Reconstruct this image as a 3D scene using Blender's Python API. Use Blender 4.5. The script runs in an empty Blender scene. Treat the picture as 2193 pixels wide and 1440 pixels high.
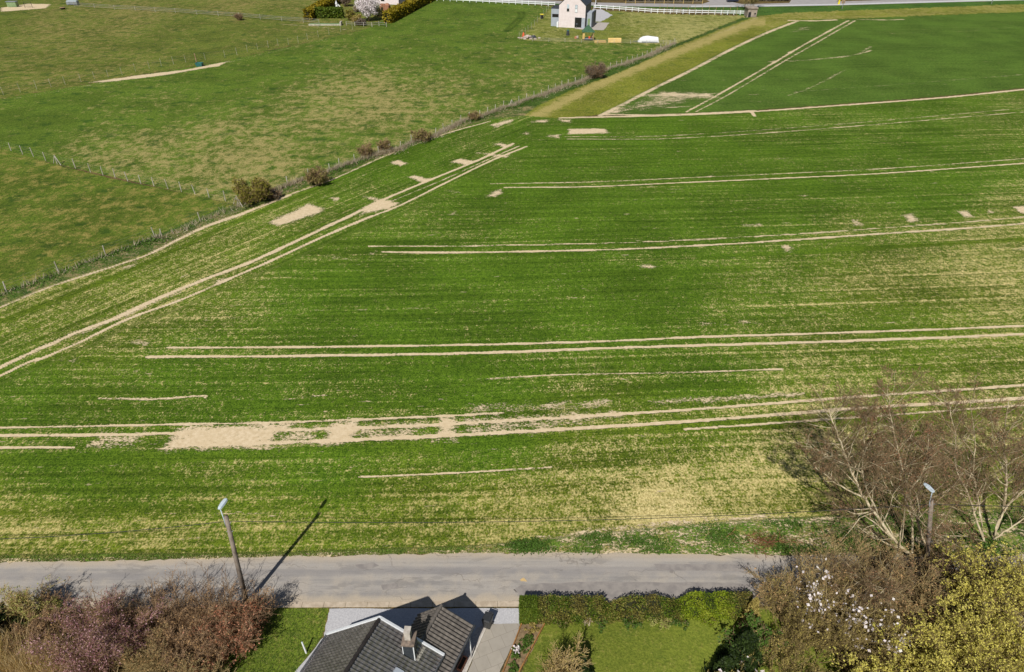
import bpy, math, random
import numpy as np

# ------------------------------------------------------------------ scene, camera, light
SC = bpy.context.scene
COL = SC.collection
H = 42.0                      # flying height of the camera above the flat ground
FPX = 1462.0                  # focal length in photo pixels (photo is 2193 x 1440)
PITCH = math.radians(34.5)
SUN_AZ, SUN_EL = math.radians(17.0), math.radians(47.0)

cam = bpy.data.cameras.new("camera")
cam.sensor_fit = 'HORIZONTAL'
cam.sensor_width = 36.0
cam.lens = 36.0 * FPX / 2193.0
cam.clip_start = 0.5
cam.clip_end = 5000.0
cam_o = bpy.data.objects.new("camera", cam)
COL.objects.link(cam_o)
cam_o.location = (0, 0, H)
cam_o.rotation_euler = (math.pi / 2 - PITCH, 0, 0)
SC.camera = cam_o

w = bpy.data.worlds.new("World")
SC.world = w
w.use_nodes = True
bg = w.node_tree.nodes["Background"]
sky = w.node_tree.nodes.new("ShaderNodeTexSky")
sky.sky_type = 'NISHITA'
sky.sun_disc = False
sky.sun_elevation = SUN_EL
sky.sun_rotation = SUN_AZ + math.pi
w.node_tree.links.new(sky.outputs[0], bg.inputs[0])
bg.inputs[1].default_value = 0.05

sl = bpy.data.lights.new("sun", 'SUN')
sl.energy = 5.0
sl.angle = math.radians(0.53)
sl.color = (1.0, 0.955, 0.89)
sun = bpy.data.objects.new("sun", sl)
COL.objects.link(sun)
sun.rotation_euler = (math.pi / 2 - SUN_EL, 0, -SUN_AZ)   # light travels to +Y and a little +X
SC.view_settings.view_transform = 'Standard'
SC.view_settings.look = 'None'
SC.view_settings.exposure = -0.08
SC.view_settings.gamma = 1.0
SC.view_settings.use_curve_mapping = False

# ------------------------------------------------------------------ helpers
RNG = np.random.default_rng(7)
random.seed(7)
SP, CP = math.sin(PITCH), math.cos(PITCH)


def P(px, py, z=0.0):
    """world point seen at a photo pixel, at height z"""
    v = (py - 720.0) / FPX
    u = (px - 1096.5) / FPX
    t = (H - z) / (SP + v * CP)
    return np.array([u * t, (CP - v * SP) * t, z])


def Pn(px, py):
    v = (py - 720.0) / FPX
    u = (px - 1096.5) / FPX
    t = H / (SP + v * CP)
    return u * t, (CP - v * SP) * t


def height_at(base, py):
    """height of the point straight above ground point base that shows at photo row py"""
    v = (py - 720.0) / FPX
    # yc = (H-h)CP - Y SP ; depth = Y CP + (H-h) SP ; yc = v depth
    Y = base[1]
    k = Y * (v * CP + SP) / (CP - v * SP)
    return H - k


def S(r, g, b):
    def f(c):
        c /= 255.0
        return c / 12.92 if c <= 0.04045 else ((c + 0.055) / 1.055) ** 2.4
    return (f(r), f(g), f(b))


K_ILL = 1.17


def T(r, g, b, k=1.0):
    """albedo that shows as this sRGB colour in full sun"""
    c = S(r, g, b)
    return tuple(min(0.85, x * k / K_ILL) for x in c)


def tag(o, label=None, cat=None, group=None, kind=None):
    if label: o['label'] = label
    if cat: o['category'] = cat
    if group: o['group'] = group
    if kind: o['kind'] = kind
    return o


def empty(name, loc, label=None, cat=None, group=None, rz=0.0):
    o = bpy.data.objects.new(name, None)
    o.empty_display_size = 0.3
    COL.objects.link(o)
    o.location = tuple(float(x) for x in loc)
    o.rotation_euler = (0, 0, rz)
    return tag(o, label, cat, group)


def mesh_np(name, chunks, parent=None, smooth=False, attrs=None):
    """chunks: list of (V Nx3, F Mx3/Mx4, material) -> ONE mesh object. Coordinates are local to the parent."""
    me = bpy.data.meshes.new(name)
    Vs, loops, starts, totals, mats, mi = [], [], [], [], [], []
    off = 0
    ls = 0
    for V, F, m in chunks:
        V = np.asarray(V, dtype=np.float32).reshape(-1, 3)
        if m not in mats: mats.append(m)
        k = mats.index(m)
        Fl = F if isinstance(F, list) else [F]
        for f in Fl:
            f = np.asarray(f, dtype=np.int32)
            if f.size == 0: continue
            n = f.shape[1]
            loops.append((f + off).ravel())
            starts.append(ls + np.arange(len(f), dtype=np.int32) * n)
            totals.append(np.full(len(f), n, dtype=np.int32))
            mi.append(np.full(len(f), k, dtype=np.int32))
            ls += f.size
        Vs.append(V)
        off += len(V)
    V = np.concatenate(Vs)
    loops = np.concatenate(loops).astype(np.int32)
    starts = np.concatenate(starts).astype(np.int32)
    totals = np.concatenate(totals)
    mi = np.concatenate(mi)
    me.vertices.add(len(V))
    me.vertices.foreach_set("co", V.ravel())
    me.loops.add(len(loops))
    me.loops.foreach_set("vertex_index", loops)
    me.polygons.add(len(starts))
    me.polygons.foreach_set("loop_start", starts)
    me.polygons.foreach_set("loop_total", totals)
    me.polygons.foreach_set("material_index", mi)
    if smooth:
        me.polygons.foreach_set("use_smooth", np.ones(len(starts), dtype=bool))
    for m in mats: me.materials.append(m)
    me.update(calc_edges=True)
    if attrs:
        for an, (ty, data) in attrs.items():
            a = me.attributes.new(an, ty, 'POINT')
            key = {'FLOAT': 'value', 'FLOAT_VECTOR': 'vector', 'FLOAT_COLOR': 'color'}[ty]
            a.data.foreach_set(key, np.ascontiguousarray(data, dtype=np.float32).ravel())
    o = bpy.data.objects.new(name, me)
    COL.objects.link(o)
    if parent is not None: o.parent = parent
    return o


class MB:
    """collects boxes, tubes and polygons into one mesh"""
    def __init__(self):
        self.v, self.f = [], []

    def add(self, vs, fs):
        o = len(self.v)
        self.v += [tuple(float(c) for c in p) for p in vs]
        self.f += [tuple(i + o for i in f) for f in fs]
        return self

    def box(self, x0, x1, y0, y1, z0, z1, bev=0.0):
        if bev <= 0:
            vs = [(x, y, z) for z in (z0, z1) for y in (y0, y1) for x in (x0, x1)]
            fs = [(0, 2, 3, 1), (4, 5, 7, 6), (0, 1, 5, 4), (2, 6, 7, 3), (0, 4, 6, 2), (1, 3, 7, 5)]
            return self.add(vs, fs)
        b = bev
        ring = lambda z, i: [(x0 + i, y0 + b, z), (x0 + b, y0 + i, z), (x1 - b, y0 + i, z), (x1 - i, y0 + b, z),
                             (x1 - i, y1 - b, z), (x1 - b, y1 - i, z), (x0 + b, y1 - i, z), (x0 + i, y1 - b, z)]
        vs = ring(z0, 0) + ring(z1 - b, 0) + ring(z1, b * 0.8)
        fs = [tuple(range(7, -1, -1)), tuple(range(16, 24))]
        for r in (0, 8):
            for i in range(8):
                j = (i + 1) % 8
                fs.append((r + i, r + j, r + 8 + j, r + 8 + i))
        return self.add(vs, fs)

    def bar(self, a, b, wx, wz=None):
        """box beam from a to b"""
        a, b = np.array(a, float), np.array(b, float)
        d = b - a
        d /= np.linalg.norm(d)
        up = np.array([0, 0, 1.0]) if abs(d[2]) < 0.9 else np.array([0, 1.0, 0])
        s = np.cross(d, up); s /= np.linalg.norm(s)
        u = np.cross(s, d)
        wz = wz or wx
        vs = [p + s * sx * wx / 2 + u * su * wz / 2 for p in (a, b) for sx, su in ((-1, -1), (1, -1), (1, 1), (-1, 1))]
        return self.add(vs, [(3, 2, 1, 0), (4, 5, 6, 7), (0, 1, 5, 4), (1, 2, 6, 5), (2, 3, 7, 6), (3, 0, 4, 7)])

    def tube(self, pts, rads, k=8, cap=True):
        pts = [np.array(p, float) for p in pts]
        if not hasattr(rads, '__len__'): rads = [rads] * len(pts)
        o = len(self.v)
        vs, fs = [], []
        for i, p in enumerate(pts):
            d = pts[min(i + 1, len(pts) - 1)] - pts[max(i - 1, 0)]
            d /= np.linalg.norm(d) + 1e-9
            up = np.array([0, 0, 1.0]) if abs(d[2]) < 0.9 else np.array([0, 1.0, 0])
            s = np.cross(d, up); s /= np.linalg.norm(s)
            u = np.cross(s, d)
            for j in range(k):
                a = 2 * math.pi * j / k
                vs.append(p + (s * math.cos(a) + u * math.sin(a)) * rads[i])
        for i in range(len(pts) - 1):
            for j in range(k):
                j2 = (j + 1) % k
                fs.append((i * k + j, i * k + j2, (i + 1) * k + j2, (i + 1) * k + j))
        if cap:
            fs.append(tuple(range(k - 1, -1, -1)))
            fs.append(tuple((len(pts) - 1) * k + j for j in range(k)))
        return self.add(vs, fs)

    def poly(self, pts):
        return self.add(pts, [tuple(range(len(pts)))])

    def build(self, name, mat, parent=None, smooth=False):
        me = bpy.data.meshes.new(name)
        me.from_pydata(self.v, [], self.f)
        me.materials.append(mat)
        if smooth:
            me.polygons.foreach_set("use_smooth", [True] * len(me.polygons))
        me.update()
        o = bpy.data.objects.new(name, me)
        COL.objects.link(o)
        if parent is not None: o.parent = parent
        return o


# ------------------------------------------------------------------ materials
def new_mat(name):
    m = bpy.data.materials.new(name)
    m.use_nodes = True
    nt = m.node_tree
    return m, nt, nt.nodes["Principled BSDF"]


class N:
    """tiny node helper"""
    def __init__(self, nt): self.nt = nt

    def n(self, t, **kw):
        x = self.nt.nodes.new(t)
        for k, v in kw.items(): setattr(x, k, v)
        return x

    def l(self, a, b): self.nt.links.new(a, b)

    def val(self, sock, v):
        if hasattr(v, 'is_output') or isinstance(v, bpy.types.NodeSocket): self.l(v, sock)
        else: sock.default_value = v

    def math(self, op, a, b=None, clamp=False):
        x = self.n("ShaderNodeMath", operation=op)
        x.use_clamp = clamp
        self.val(x.inputs[0], a)
        if b is not None: self.val(x.inputs[1], b)
        return x.outputs[0]

    def noise(self, vec, scale, detail=2.0, rough=0.5):
        x = self.n("ShaderNodeTexNoise")
        if vec is not None: self.l(vec, x.inputs["Vector"])
        x.inputs["Scale"].default_value = scale
        x.inputs["Detail"].default_value = detail
        x.inputs["Roughness"].default_value = rough
        return x.outputs["Fac"]

    def ramp(self, fac, lo, hi, a=0.0, b=1.0, smooth=True):
        x = self.n("ShaderNodeMapRange")
        x.interpolation_type = 'SMOOTHSTEP' if smooth else 'LINEAR'
        self.l(fac, x.inputs[0])
        for i, v in ((1, lo), (2, hi), (3, a), (4, b)): self.val(x.inputs[i], v)
        return x.outputs[0]

    def mix(self, fac, a, b, mode='MIX'):
        x = self.n("ShaderNodeMix", data_type='RGBA', blend_type=mode)
        self.val(x.inputs[0], fac)
        for s, v in ((x.inputs[6], a), (x.inputs[7], b)):
            if isinstance(v, tuple): s.default_value = (*v[:3], 1)
            else: self.l(v, s)
        return x.outputs[2]

    def scalev(self, vec, s):
        x = self.n("ShaderNodeVectorMath", operation='MULTIPLY')
        self.l(vec, x.inputs[0])
        x.inputs[1].default_value = s
        return x.outputs[0]

    def attr(self, name):
        x = self.n("ShaderNodeAttribute")
        x.attribute_name = name
        return x

    def bump(self, h, strength, dist=0.05):
        x = self.n("ShaderNodeBump")
        x.inputs["Strength"].default_value = strength
        x.inputs["Distance"].default_value = dist
        self.l(h, x.inputs["Height"])
        return x.outputs[0]

    def objpos(self):
        return self.n("ShaderNodeTexCoord").outputs["Object"]

    def pos(self):
        return self.n("ShaderNodeNewGeometry").outputs["Position"]


def mat_plain(name, c, c2=None, scale=3.0, rough=0.7, bump=0.0, detail=4.0, metallic=0.0, spec=0.3):
    m, nt, b = new_mat(name)
    q = N(nt)
    c2 = c2 or tuple(x * 0.75 for x in c)
    f = q.noise(q.objpos(), scale, detail, 0.6)
    f = q.ramp(f, 0.35, 0.65)
    q.l(q.mix(f, c, c2), b.inputs["Base Color"])
    b.inputs["Roughness"].default_value = rough
    b.inputs["Metallic"].default_value = metallic
    b.inputs["Specular IOR Level"].default_value = spec
    if bump > 0:
        q.l(q.bump(q.noise(q.objpos(), scale * 4, 3), bump, 0.02), b.inputs["Normal"])
    return m


def mat_leaf(name, cols, translucent=0.25, rough=0.6):
    """leaf colour picked per leaf"""
    m, nt, b = new_mat(name)
    q = N(nt)
    g = q.n("ShaderNodeNewGeometry")
    cr = q.n("ShaderNodeValToRGB")
    cr.color_ramp.interpolation = 'LINEAR'
    e = cr.color_ramp.elements
    n = len(cols)
    while len(e) < n: e.new(0.5)
    for i, c in enumerate(cols):
        e[i].position = i / max(1, n - 1)
        e[i].color = (*c[:3], 1)
    # clump tone: leaves of one spray tend to share a tone
    cl = q.noise(q.pos(), 0.9, 2.0)
    f = q.math('ADD', q.math('MULTIPLY', g.outputs["Random Per Island"], 0.7), q.ramp(cl, 0.3, 0.7, 0.0, 0.3), True)
    q.l(f, cr.inputs[0])
    b.inputs["Roughness"].default_value = rough
    b.inputs["Specular IOR Level"].default_value = 0.2
    q.l(cr.outputs[0], b.inputs["Base Color"])
    if translucent > 0:
        tr = q.n("ShaderNodeBsdfTranslucent")
        q.l(cr.outputs[0], tr.inputs[0])
        mx = q.n("ShaderNodeMixShader")
        mx.inputs[0].default_value = translucent
        q.l(b.outputs[0], mx.inputs[1])
        q.l(tr.outputs[0], mx.inputs[2])
        q.l(mx.outputs[0], nt.nodes["Material Output"].inputs[0])
    return m


def mat_ground():
    m, nt, b = new_mat("field_ground")
    q = N(nt)
    row = q.attr("rowco").outputs["Vector"]
    pos = q.pos()
    A = q.attr("col_green").outputs["Color"]
    B = q.attr("col_dry").outputs["Color"]
    dry = q.attr("dry").outputs["Fac"]
    soil = q.attr("soil").outputs["Fac"]
    clump = q.attr("clump").outputs["Fac"]
    r1 = q.scalev(row, (1.0, 0.75, 1.0))
    n1 = q.math('ADD', q.math('MULTIPLY', q.noise(r1, 6.0, 3.0, 0.7), 0.6), q.math('MULTIPLY', q.noise(r1, 1.7, 3.0, 0.7), 0.4))
    n2 = q.noise(q.scalev(row, (0.03, 0.75, 1.0)), 1.0, 5.0, 0.72)
    n6 = q.noise(q.scalev(row, (0.022, 2.6, 1.0)), 1.0, 3.0, 0.7)
    isf = q.attr("crop").outputs["Fac"]
    sx_ = q.n("ShaderNodeSeparateXYZ")
    q.l(row, sx_.inputs[0])
    bout = q.math('ABSOLUTE', q.math('SINE', q.math('MULTIPLY', sx_.outputs[1], 1.0472)))
    bout = q.math('MULTIPLY', q.ramp(bout, 0.965, 1.0), q.ramp(q.noise(q.scalev(row, (0.03, 0.3, 1.0)), 1.0, 2.0), 0.42, 0.62))
    n3 = q.noise(pos, 0.055, 3.0)
    n4 = q.noise(q.scalev(pos, (1.0, 0.8, 1.0)), 0.5, 5.0, 0.68)
    d = q.math('ADD', dry, q.math('MULTIPLY', q.math('SUBTRACT', n2, 0.5), q.math('ADD', 0.35, q.math('MULTIPLY', isf, 0.55))))
    d = q.math('ADD', d, q.math('MULTIPLY', q.math('SUBTRACT', n6, 0.5), q.math('MULTIPLY', isf, 0.5)))
    d = q.math('ADD', d, q.math('MULTIPLY', q.math('SUBTRACT', n3, 0.5), 0.5))
    d = q.math('ADD', d, q.math('MULTIPLY', q.math('SUBTRACT', n4, 0.5), q.math('MULTIPLY', clump, 2.2)))
    d = q.math('ADD', d, q.math('MULTIPLY', bout, q.math('MULTIPLY', isf, 0.2)))
    v = q.math('ADD', q.math('MULTIPLY', q.math('SUBTRACT', n1, 0.5), 3.2), d)
    mask = q.ramp(v, 0.40, 0.82, smooth=False)
    # greens: dark between plants, paler on the tips
    g_lo = q.mix(1.0, A, (0.42, 0.52, 0.42), 'MULTIPLY')
    g_hi = q.mix(1.0, A, (1.70, 1.52, 1.60), 'MULTIPLY')
    nf = q.math('ADD', q.math('MULTIPLY', q.noise(r1, 7.5, 2.0, 0.7), 0.6), q.math('MULTIPLY', q.noise(r1, 2.1, 3.0, 0.75), 0.4))
    g = q.mix(q.ramp(nf, 0.38, 0.62), g_lo, g_hi)
    g = q.mix(q.attr("contr").outputs["Fac"], A, g)
    # darker, bluer tufts in the grazed grass
    tf = q.math('MULTIPLY', q.ramp(q.noise(q.scalev(pos, (0.7, 1.0, 1.0)), 0.33, 6.0, 0.74), 0.53, 0.62), q.math('MINIMUM', clump, 1.0))
    g = q.mix(q.math('MULTIPLY', tf, 0.85), g, q.mix(1.0, A, (0.42, 0.58, 0.66), 'MULTIPLY'))
    tint = q.ramp(q.noise(pos, 0.09, 3.0), 0.35, 0.65, 0.86, 1.14)
    hs = q.n("ShaderNodeHueSaturation")
    q.l(g, hs.inputs["Color"])
    rowt = q.math('ADD', q.ramp(n2, 0.32, 0.68, -0.17, 0.17), q.ramp(n6, 0.36, 0.64, -0.12, 0.12))
    q.l(q.math('ADD', tint, q.math('MULTIPLY', rowt, isf)), hs.inputs["Value"])
    B2 = q.mix(q.ramp(q.noise(r1, 5.5, 3.0, 0.8), 0.36, 0.64), q.mix(1.0, B, (0.62, 0.60, 0.50), 'MULTIPLY'), q.mix(1.0, B, (1.18, 1.20, 1.22), 'MULTIPLY'))
    mask = q.math('MULTIPLY', mask, q.math('SUBTRACT', 1.0, q.math('MULTIPLY', tf, 0.6)))
    base = q.mix(mask, hs.outputs[0], B2)
    ns = q.math('ADD', q.math('MULTIPLY', q.noise(q.scalev(row, (0.8, 1.1, 1.0)), 4.5, 3.0, 0.7), 0.5), q.math('MULTIPLY', q.noise(q.scalev(row, (0.5, 1.1, 1.0)), 0.9, 5.0, 0.7), 0.5))
    s = q.math('ADD', soil, q.math('MULTIPLY', q.math('SUBTRACT', ns, 0.5), 2.2))
    gate = q.ramp(soil, 0.02, 0.2)
    sm = q.math('MULTIPLY', q.ramp(s, 0.42, 0.62), gate)
    so = q.mix(q.ramp(q.noise(pos, 2.2, 5.0, 0.7), 0.3, 0.7), T(236, 216, 182), T(208, 186, 148))
    so = q.mix(q.ramp(q.noise(pos, 0.25, 3.0), 0.35, 0.65, 0.0, 0.5), so, T(222, 200, 162))
    fl = q.noise(q.scalev(row, (0.30, 1.5, 1.0)), 1.3, 4.0, 0.72)
    fm = q.math('MULTIPLY', q.ramp(q.math('ADD', fl, q.math('MULTIPLY', q.math('SUBTRACT', n2, 0.5), 0.35)), 0.665, 0.72), q.math('MULTIPLY', isf, 0.85))
    sm = q.math('MAXIMUM', sm, fm)
    pf = q.math('MULTIPLY', q.ramp(q.noise(pos, 1.5, 3.0, 0.6), 0.69, 0.74), q.math('MULTIPLY', q.math('SUBTRACT', 1.0, isf), 0.8))
    base = q.mix(q.math('MULTIPLY', pf, q.ramp(q.noise(pos, 0.08, 2.0), 0.42, 0.6)), base, T(206, 200, 130))
    col = q.mix(sm, base, so)
    q.l(col, b.inputs["Base Color"])
    b.inputs["Roughness"].default_value = 0.95
    b.inputs["Specular IOR Level"].default_value = 0.1
    h = q.math('ADD', n1, q.math('MULTIPLY', nf, 0.6))
    h = q.math('ADD', h, q.math('MULTIPLY', q.math('MULTIPLY', n4, clump), 1.6))
    h = q.math('MULTIPLY', h, q.math('SUBTRACT', 1.0, q.math('MULTIPLY', sm, 0.75)))
    q.l(q.bump(h, 0.55, 0.22), b.inputs["Normal"])
    return m


def mat_road():
    m, nt, b = new_mat("old_asphalt")
    q = N(nt)
    pos = q.pos()
    lat = q.attr("lat").outputs["Fac"]       # 0 at the far edge, 1 at the near edge
    st = q.noise(q.scalev(pos, (0.06, 1.6, 1.0)), 1.0, 5.0, 0.65)
    bl = q.noise(pos, 0.7, 5.0, 0.65)
    fine = q.noise(pos, 14.0, 4.0, 0.75)
    base = q.mix(q.ramp(st, 0.35, 0.65), T(182, 175, 166), T(154, 150, 146))
    base = q.mix(q.ramp(bl, 0.4, 0.7, 0.0, 0.75), base, T(186, 176, 162))
    base = q.mix(q.ramp(q.noise(q.scalev(pos, (0.25, 0.8, 1.0)), 1.1, 5.0, 0.7), 0.52, 0.62, 0.0, 0.55), base, T(138, 134, 130))
    # wheel bands and dusty edges
    l2 = q.math('ADD', lat, q.math('MULTIPLY', q.math('SUBTRACT', bl, 0.5), 0.22))
    dust = q.math('ADD', q.ramp(l2, 0.20, 0.0), q.ramp(l2, 0.80, 1.0), True)
    base = q.mix(q.math('MULTIPLY', dust, 0.8), base, T(198, 182, 158))
    wear = q.math('MULTIPLY', q.ramp(l2, 0.24, 0.34), q.ramp(l2, 0.52, 0.38))
    base = q.mix(q.math('MULTIPLY', wear, 0.55), base, T(150, 146, 144))
    base = q.mix(q.ramp(fine, 0.4, 0.75, 0.0, 0.35), base, T(120, 114, 108))
    # hairline cracks
    vo = q.n("ShaderNodeTexVoronoi", feature='DISTANCE_TO_EDGE')
    wv = q.n("ShaderNodeVectorMath", operation='ADD')
    q.l(q.scalev(pos, (0.22, 0.7, 1.0)), wv.inputs[0])
    nz = q.n("ShaderNodeTexNoise")
    q.l(pos, nz.inputs["Vector"])
    nz.inputs["Scale"].default_value = 1.3
    nz.inputs["Detail"].default_value = 5.0
    q.l(q.scalev(nz.outputs["Color"], (0.5, 0.5, 0.5)), wv.inputs[1])
    q.l(wv.outputs[0], vo.inputs["Vector"])
    vo.inputs["Scale"].default_value = 1.0
    cr = q.math('MULTIPLY', q.ramp(vo.outputs["Distance"], 0.022, 0.0), q.ramp(q.noise(pos, 0.35, 3.0), 0.44, 0.56))
    base = q.mix(q.math('MULTIPLY', cr, 0.45), base, T(100, 94, 88))
    q.l(base, b.inputs["Base Color"])
    b.inputs["Roughness"].default_value = 0.9
    b.inputs["Specular IOR Level"].default_value = 0.2
    q.l(q.bump(fine, 0.25, 0.01), b.inputs["Normal"])
    return m


def mat_slabs(name, c1, c2, cj, sx, sy, rot=0.0):
    """concrete slabs with joints"""
    m, nt, b = new_mat(name)
    q = N(nt)
    mp = q.n("ShaderNodeMapping")
    q.l(q.pos(), mp.inputs[0])
    mp.inputs["Rotation"].default_value = (0, 0, rot)
    br = q.n("ShaderNodeTexBrick")
    q.l(mp.outputs[0], br.inputs["Vector"])
    br.inputs["Scale"].default_value = 1.0
    br.inputs["Brick Width"].default_value = sx
    br.inputs["Row Height"].default_value = sy
    br.inputs["Mortar Size"].default_value = 0.012
    br.inputs["Color1"].default_value = (*c1, 1)
    br.inputs["Color2"].default_value = (*c2, 1)
    br.inputs["Mortar"].default_value = (*cj, 1)
    n = q.noise(q.pos(), 1.5, 5.0, 0.7)
    c = q.mix(q.ramp(n, 0.4, 0.75, 0, 0.55), br.outputs[0], tuple(x * 0.72 for x in c1))
    q.l(c, b.inputs["Base Color"])
    b.inputs["Roughness"].default_value = 0.9
    return m


def mat_gravel(name, c1, c2, scale=9.0):
    m, nt, b = new_mat(name)
    q = N(nt)
    p = q.pos()
    f = q.ramp(q.noise(p, scale, 4.0, 0.75), 0.35, 0.65)
    c = q.mix(f, c1, c2)
    c = q.mix(q.ramp(q.noise(p, 0.8, 4.0), 0.45, 0.7, 0, 0.5), c, tuple((a + bb) / 2 * 0.92 for a, bb in zip(c1, c2)))
    q.l(c, b.inputs["Base Color"])
    b.inputs["Roughness"].default_value = 0.95
    q.l(q.bump(q.noise(p, scale * 2, 2), 0.3, 0.01), b.inputs["Normal"])
    return m


def mat_bark(name, c1, c2):
    m, nt, b = new_mat(name)
    q = N(nt)
    p = q.pos()
    f = q.ramp(q.noise(q.scalev(p, (1, 1, 0.5)), 2.5, 5.0, 0.7), 0.35, 0.65)
    q.l(q.mix(f, c1, c2), b.inputs["Base Color"])
    b.inputs["Roughness"].default_value = 0.9
    b.inputs["Specular IOR Level"].default_value = 0.1
    return m


M = {}
M['ground'] = mat_ground()
M['road'] = mat_road()
M['gutter'] = mat_plain("gutter_concrete", T(206, 190, 168), T(180, 164, 142), 1.8, 0.9, 0.2, 6)
M['patch'] = mat_plain("asphalt_patch", T(160, 153, 146), T(140, 134, 130), 1.4, 0.9, 0.2, 6)
M['paint'] = mat_plain("faded_paint", T(222, 188, 128), T(205, 176, 126), 6, 0.8)
M['gravel'] = mat_gravel("pale_gravel", T(204, 203, 204), T(178, 177, 180))
M['pebbles'] = mat_gravel("beige_pebbles", T(205, 196, 186), T(165, 158, 152), 7.0)
M['slabs'] = mat_slabs("concrete_slabs", T(176, 168, 154), T(164, 157, 146), T(140, 132, 120), 0.9, 0.9, -0.4)
M['kerb'] = mat_plain("pale_kerb", T(214, 208, 196), T(190, 182, 170), 3, 0.9)
M['bed'] = mat_gravel("bed_soil", T(150, 128, 95), T(112, 92, 66), 5.0)
M['farroad'] = mat_plain("far_asphalt", T(176, 172, 170), T(164, 160, 158), 0.5, 0.9)
M['roadline'] = mat_plain("white_road_edge", T(214, 214, 214), T(200, 200, 202), 1.0, 0.8)
M['sand'] = mat_gravel("bare_sand", T(218, 192, 150), T(198, 172, 128), 0.8)
M['wood_pole'] = mat_bark("weathered_pole", T(150, 138, 126), T(110, 98, 88))
M['lamp'] = mat_plain("lamp_grey", T(205, 218, 226), T(190, 205, 215), 4, 0.45, spec=0.5)
M['steel'] = mat_plain("galvanised_steel", T(160, 162, 165), T(140, 142, 145), 4, 0.5, metallic=0.3)
M['black'] = mat_plain("black_plastic", (0.02, 0.021, 0.023), (0.03, 0.03, 0.032), 3, 0.5)
M['cable'] = mat_plain("cable_rubber", (0.03, 0.03, 0.03), (0.04, 0.04, 0.04), 3, 0.7)
M['post'] = mat_bark("silvery_post", T(206, 200, 186), T(165, 158, 145))
M['wire'] = mat_plain("fence_wire", T(150, 148, 140), None, 3, 0.6)
M['tile'] = mat_plain("dark_roof_tile", (0.125, 0.114, 0.110), (0.062, 0.056, 0.055), 2.2, 0.40, 0.1, 5, spec=1.0)
for _t in ('tile',):
    _b = M[_t].node_tree.nodes["Principled BSDF"]
    _b.inputs["Coat Weight"].default_value = 1.0
    _b.inputs["Coat IOR"].default_value = 2.4
    _b.inputs["Coat Roughness"].default_value = 0.42
    _b.inputs["Base Color"].default_value = (.05, .05, .05, 1)
M['tile_old'] = mat_plain("weathered_roof_tile", (0.165, 0.145, 0.125), (0.10, 0.088, 0.078), 2.6, 0.55, 0.3, 6, spec=0.4)
M['ridge'] = mat_plain("ridge_tile", (0.022, 0.018, 0.017), (0.035, 0.03, 0.028), 3, 0.6)
M['white'] = mat_plain("white_trim", (0.80, 0.82, 0.84), (0.74, 0.76, 0.78), 3, 0.5)
M['wall'] = mat_slabs("brick_wall", (0.30, 0.22, 0.17), (0.24, 0.17, 0.13), (0.35, 0.32, 0.29), 0.21, 0.065)
M['slate'] = mat_plain("slate_cladding", (0.05, 0.058, 0.066), (0.036, 0.042, 0.05), 6, 0.5)
M['zinc'] = mat_plain("zinc_gutter", T(160, 160, 160), T(120, 120, 120), 5, 0.5, metallic=0.2)
M['chimcap'] = mat_plain("mortar_cap", T(142, 126, 112), T(104, 94, 85), 4, 0.9)
M['flue'] = mat_plain("concrete_flue", T(206, 198, 186), T(182, 174, 162), 4, 0.8)
M['lead'] = mat_plain("pale_flashing", T(190, 186, 172), T(150, 146, 136), 7, 0.7)
M['binb'] = mat_plain("dark_bin", (0.035, 0.037, 0.04), (0.026, 0.028, 0.03), 4, 0.45, spec=0.5)
M['terracotta'] = mat_plain("terracotta", T(206, 140, 106), T(180, 116, 86), 5, 0.8)
M['soil_dark'] = mat_plain("potting_soil", (0.04, 0.028, 0.02), (0.06, 0.045, 0.03), 8, 0.95)
M['board'] = mat_plain("edging_board", T(176, 128, 72), T(140, 98, 56), 4, 0.85)
M['bark_pale'] = mat_bark("pale_bark", T(222, 208, 176), T(166, 150, 118))
M['bark_brown'] = mat_bark("brown_bark", T(196, 176, 126), T(150, 130, 88))
M['bark_twig'] = mat_bark("grey_brown_twig", T(158, 136, 104), T(116, 98, 72))
M['bark_olive'] = mat_bark("olive_bark", T(160, 142, 98), T(124, 106, 70))
M['bark_dark'] = mat_bark("dark_bark", T(190, 160, 126), T(136, 110, 84))
M['bark_straw'] = mat_bark("straw_stem", T(214, 190, 138), T(184, 156, 104))
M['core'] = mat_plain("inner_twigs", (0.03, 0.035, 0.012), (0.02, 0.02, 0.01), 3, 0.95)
M['l_buds'] = mat_leaf("red_buds", [T(140, 96, 72), T(176, 130, 98), T(164, 130, 100)], 0.1)
M['l_purple'] = mat_leaf("purple_blossom", [T(104, 56, 62), T(164, 112, 120), T(220, 178, 184), T(130, 84, 80), T(154, 102, 106)], 0.25)
M['l_copper'] = mat_leaf("copper_leaf", [T(150, 90, 60), T(206, 150, 120), T(120, 76, 48), T(190, 120, 90)], 0.25)
M['l_brown'] = mat_leaf("brown_bud", [T(140, 110, 68), T(204, 164, 116), T(170, 140, 88)], 0.15)
M['l_olive'] = mat_leaf("olive_bud", [T(140, 126, 66), T(186, 170, 96), T(128, 108, 58)], 0.2)
M['l_yellow'] = mat_leaf("yellow_catkin", [T(164, 166, 68), T(228, 218, 104), T(242, 232, 126), T(198, 190, 80)], 0.3)
M['l_pale'] = mat_leaf("pale_green_leaf", [T(150, 160, 80), T(190, 190, 110), T(130, 150, 60)], 0.3)
M['l_hedge'] = mat_leaf("hedge_leaf", [T(44, 64, 14), T(104, 126, 34), T(76, 96, 26), T(140, 150, 58)], 0.25)
M['l_bright'] = mat_leaf("bright_hedge_leaf", [T(96, 120, 22), T(146, 164, 40), T(124, 144, 30)], 0.3)
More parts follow.
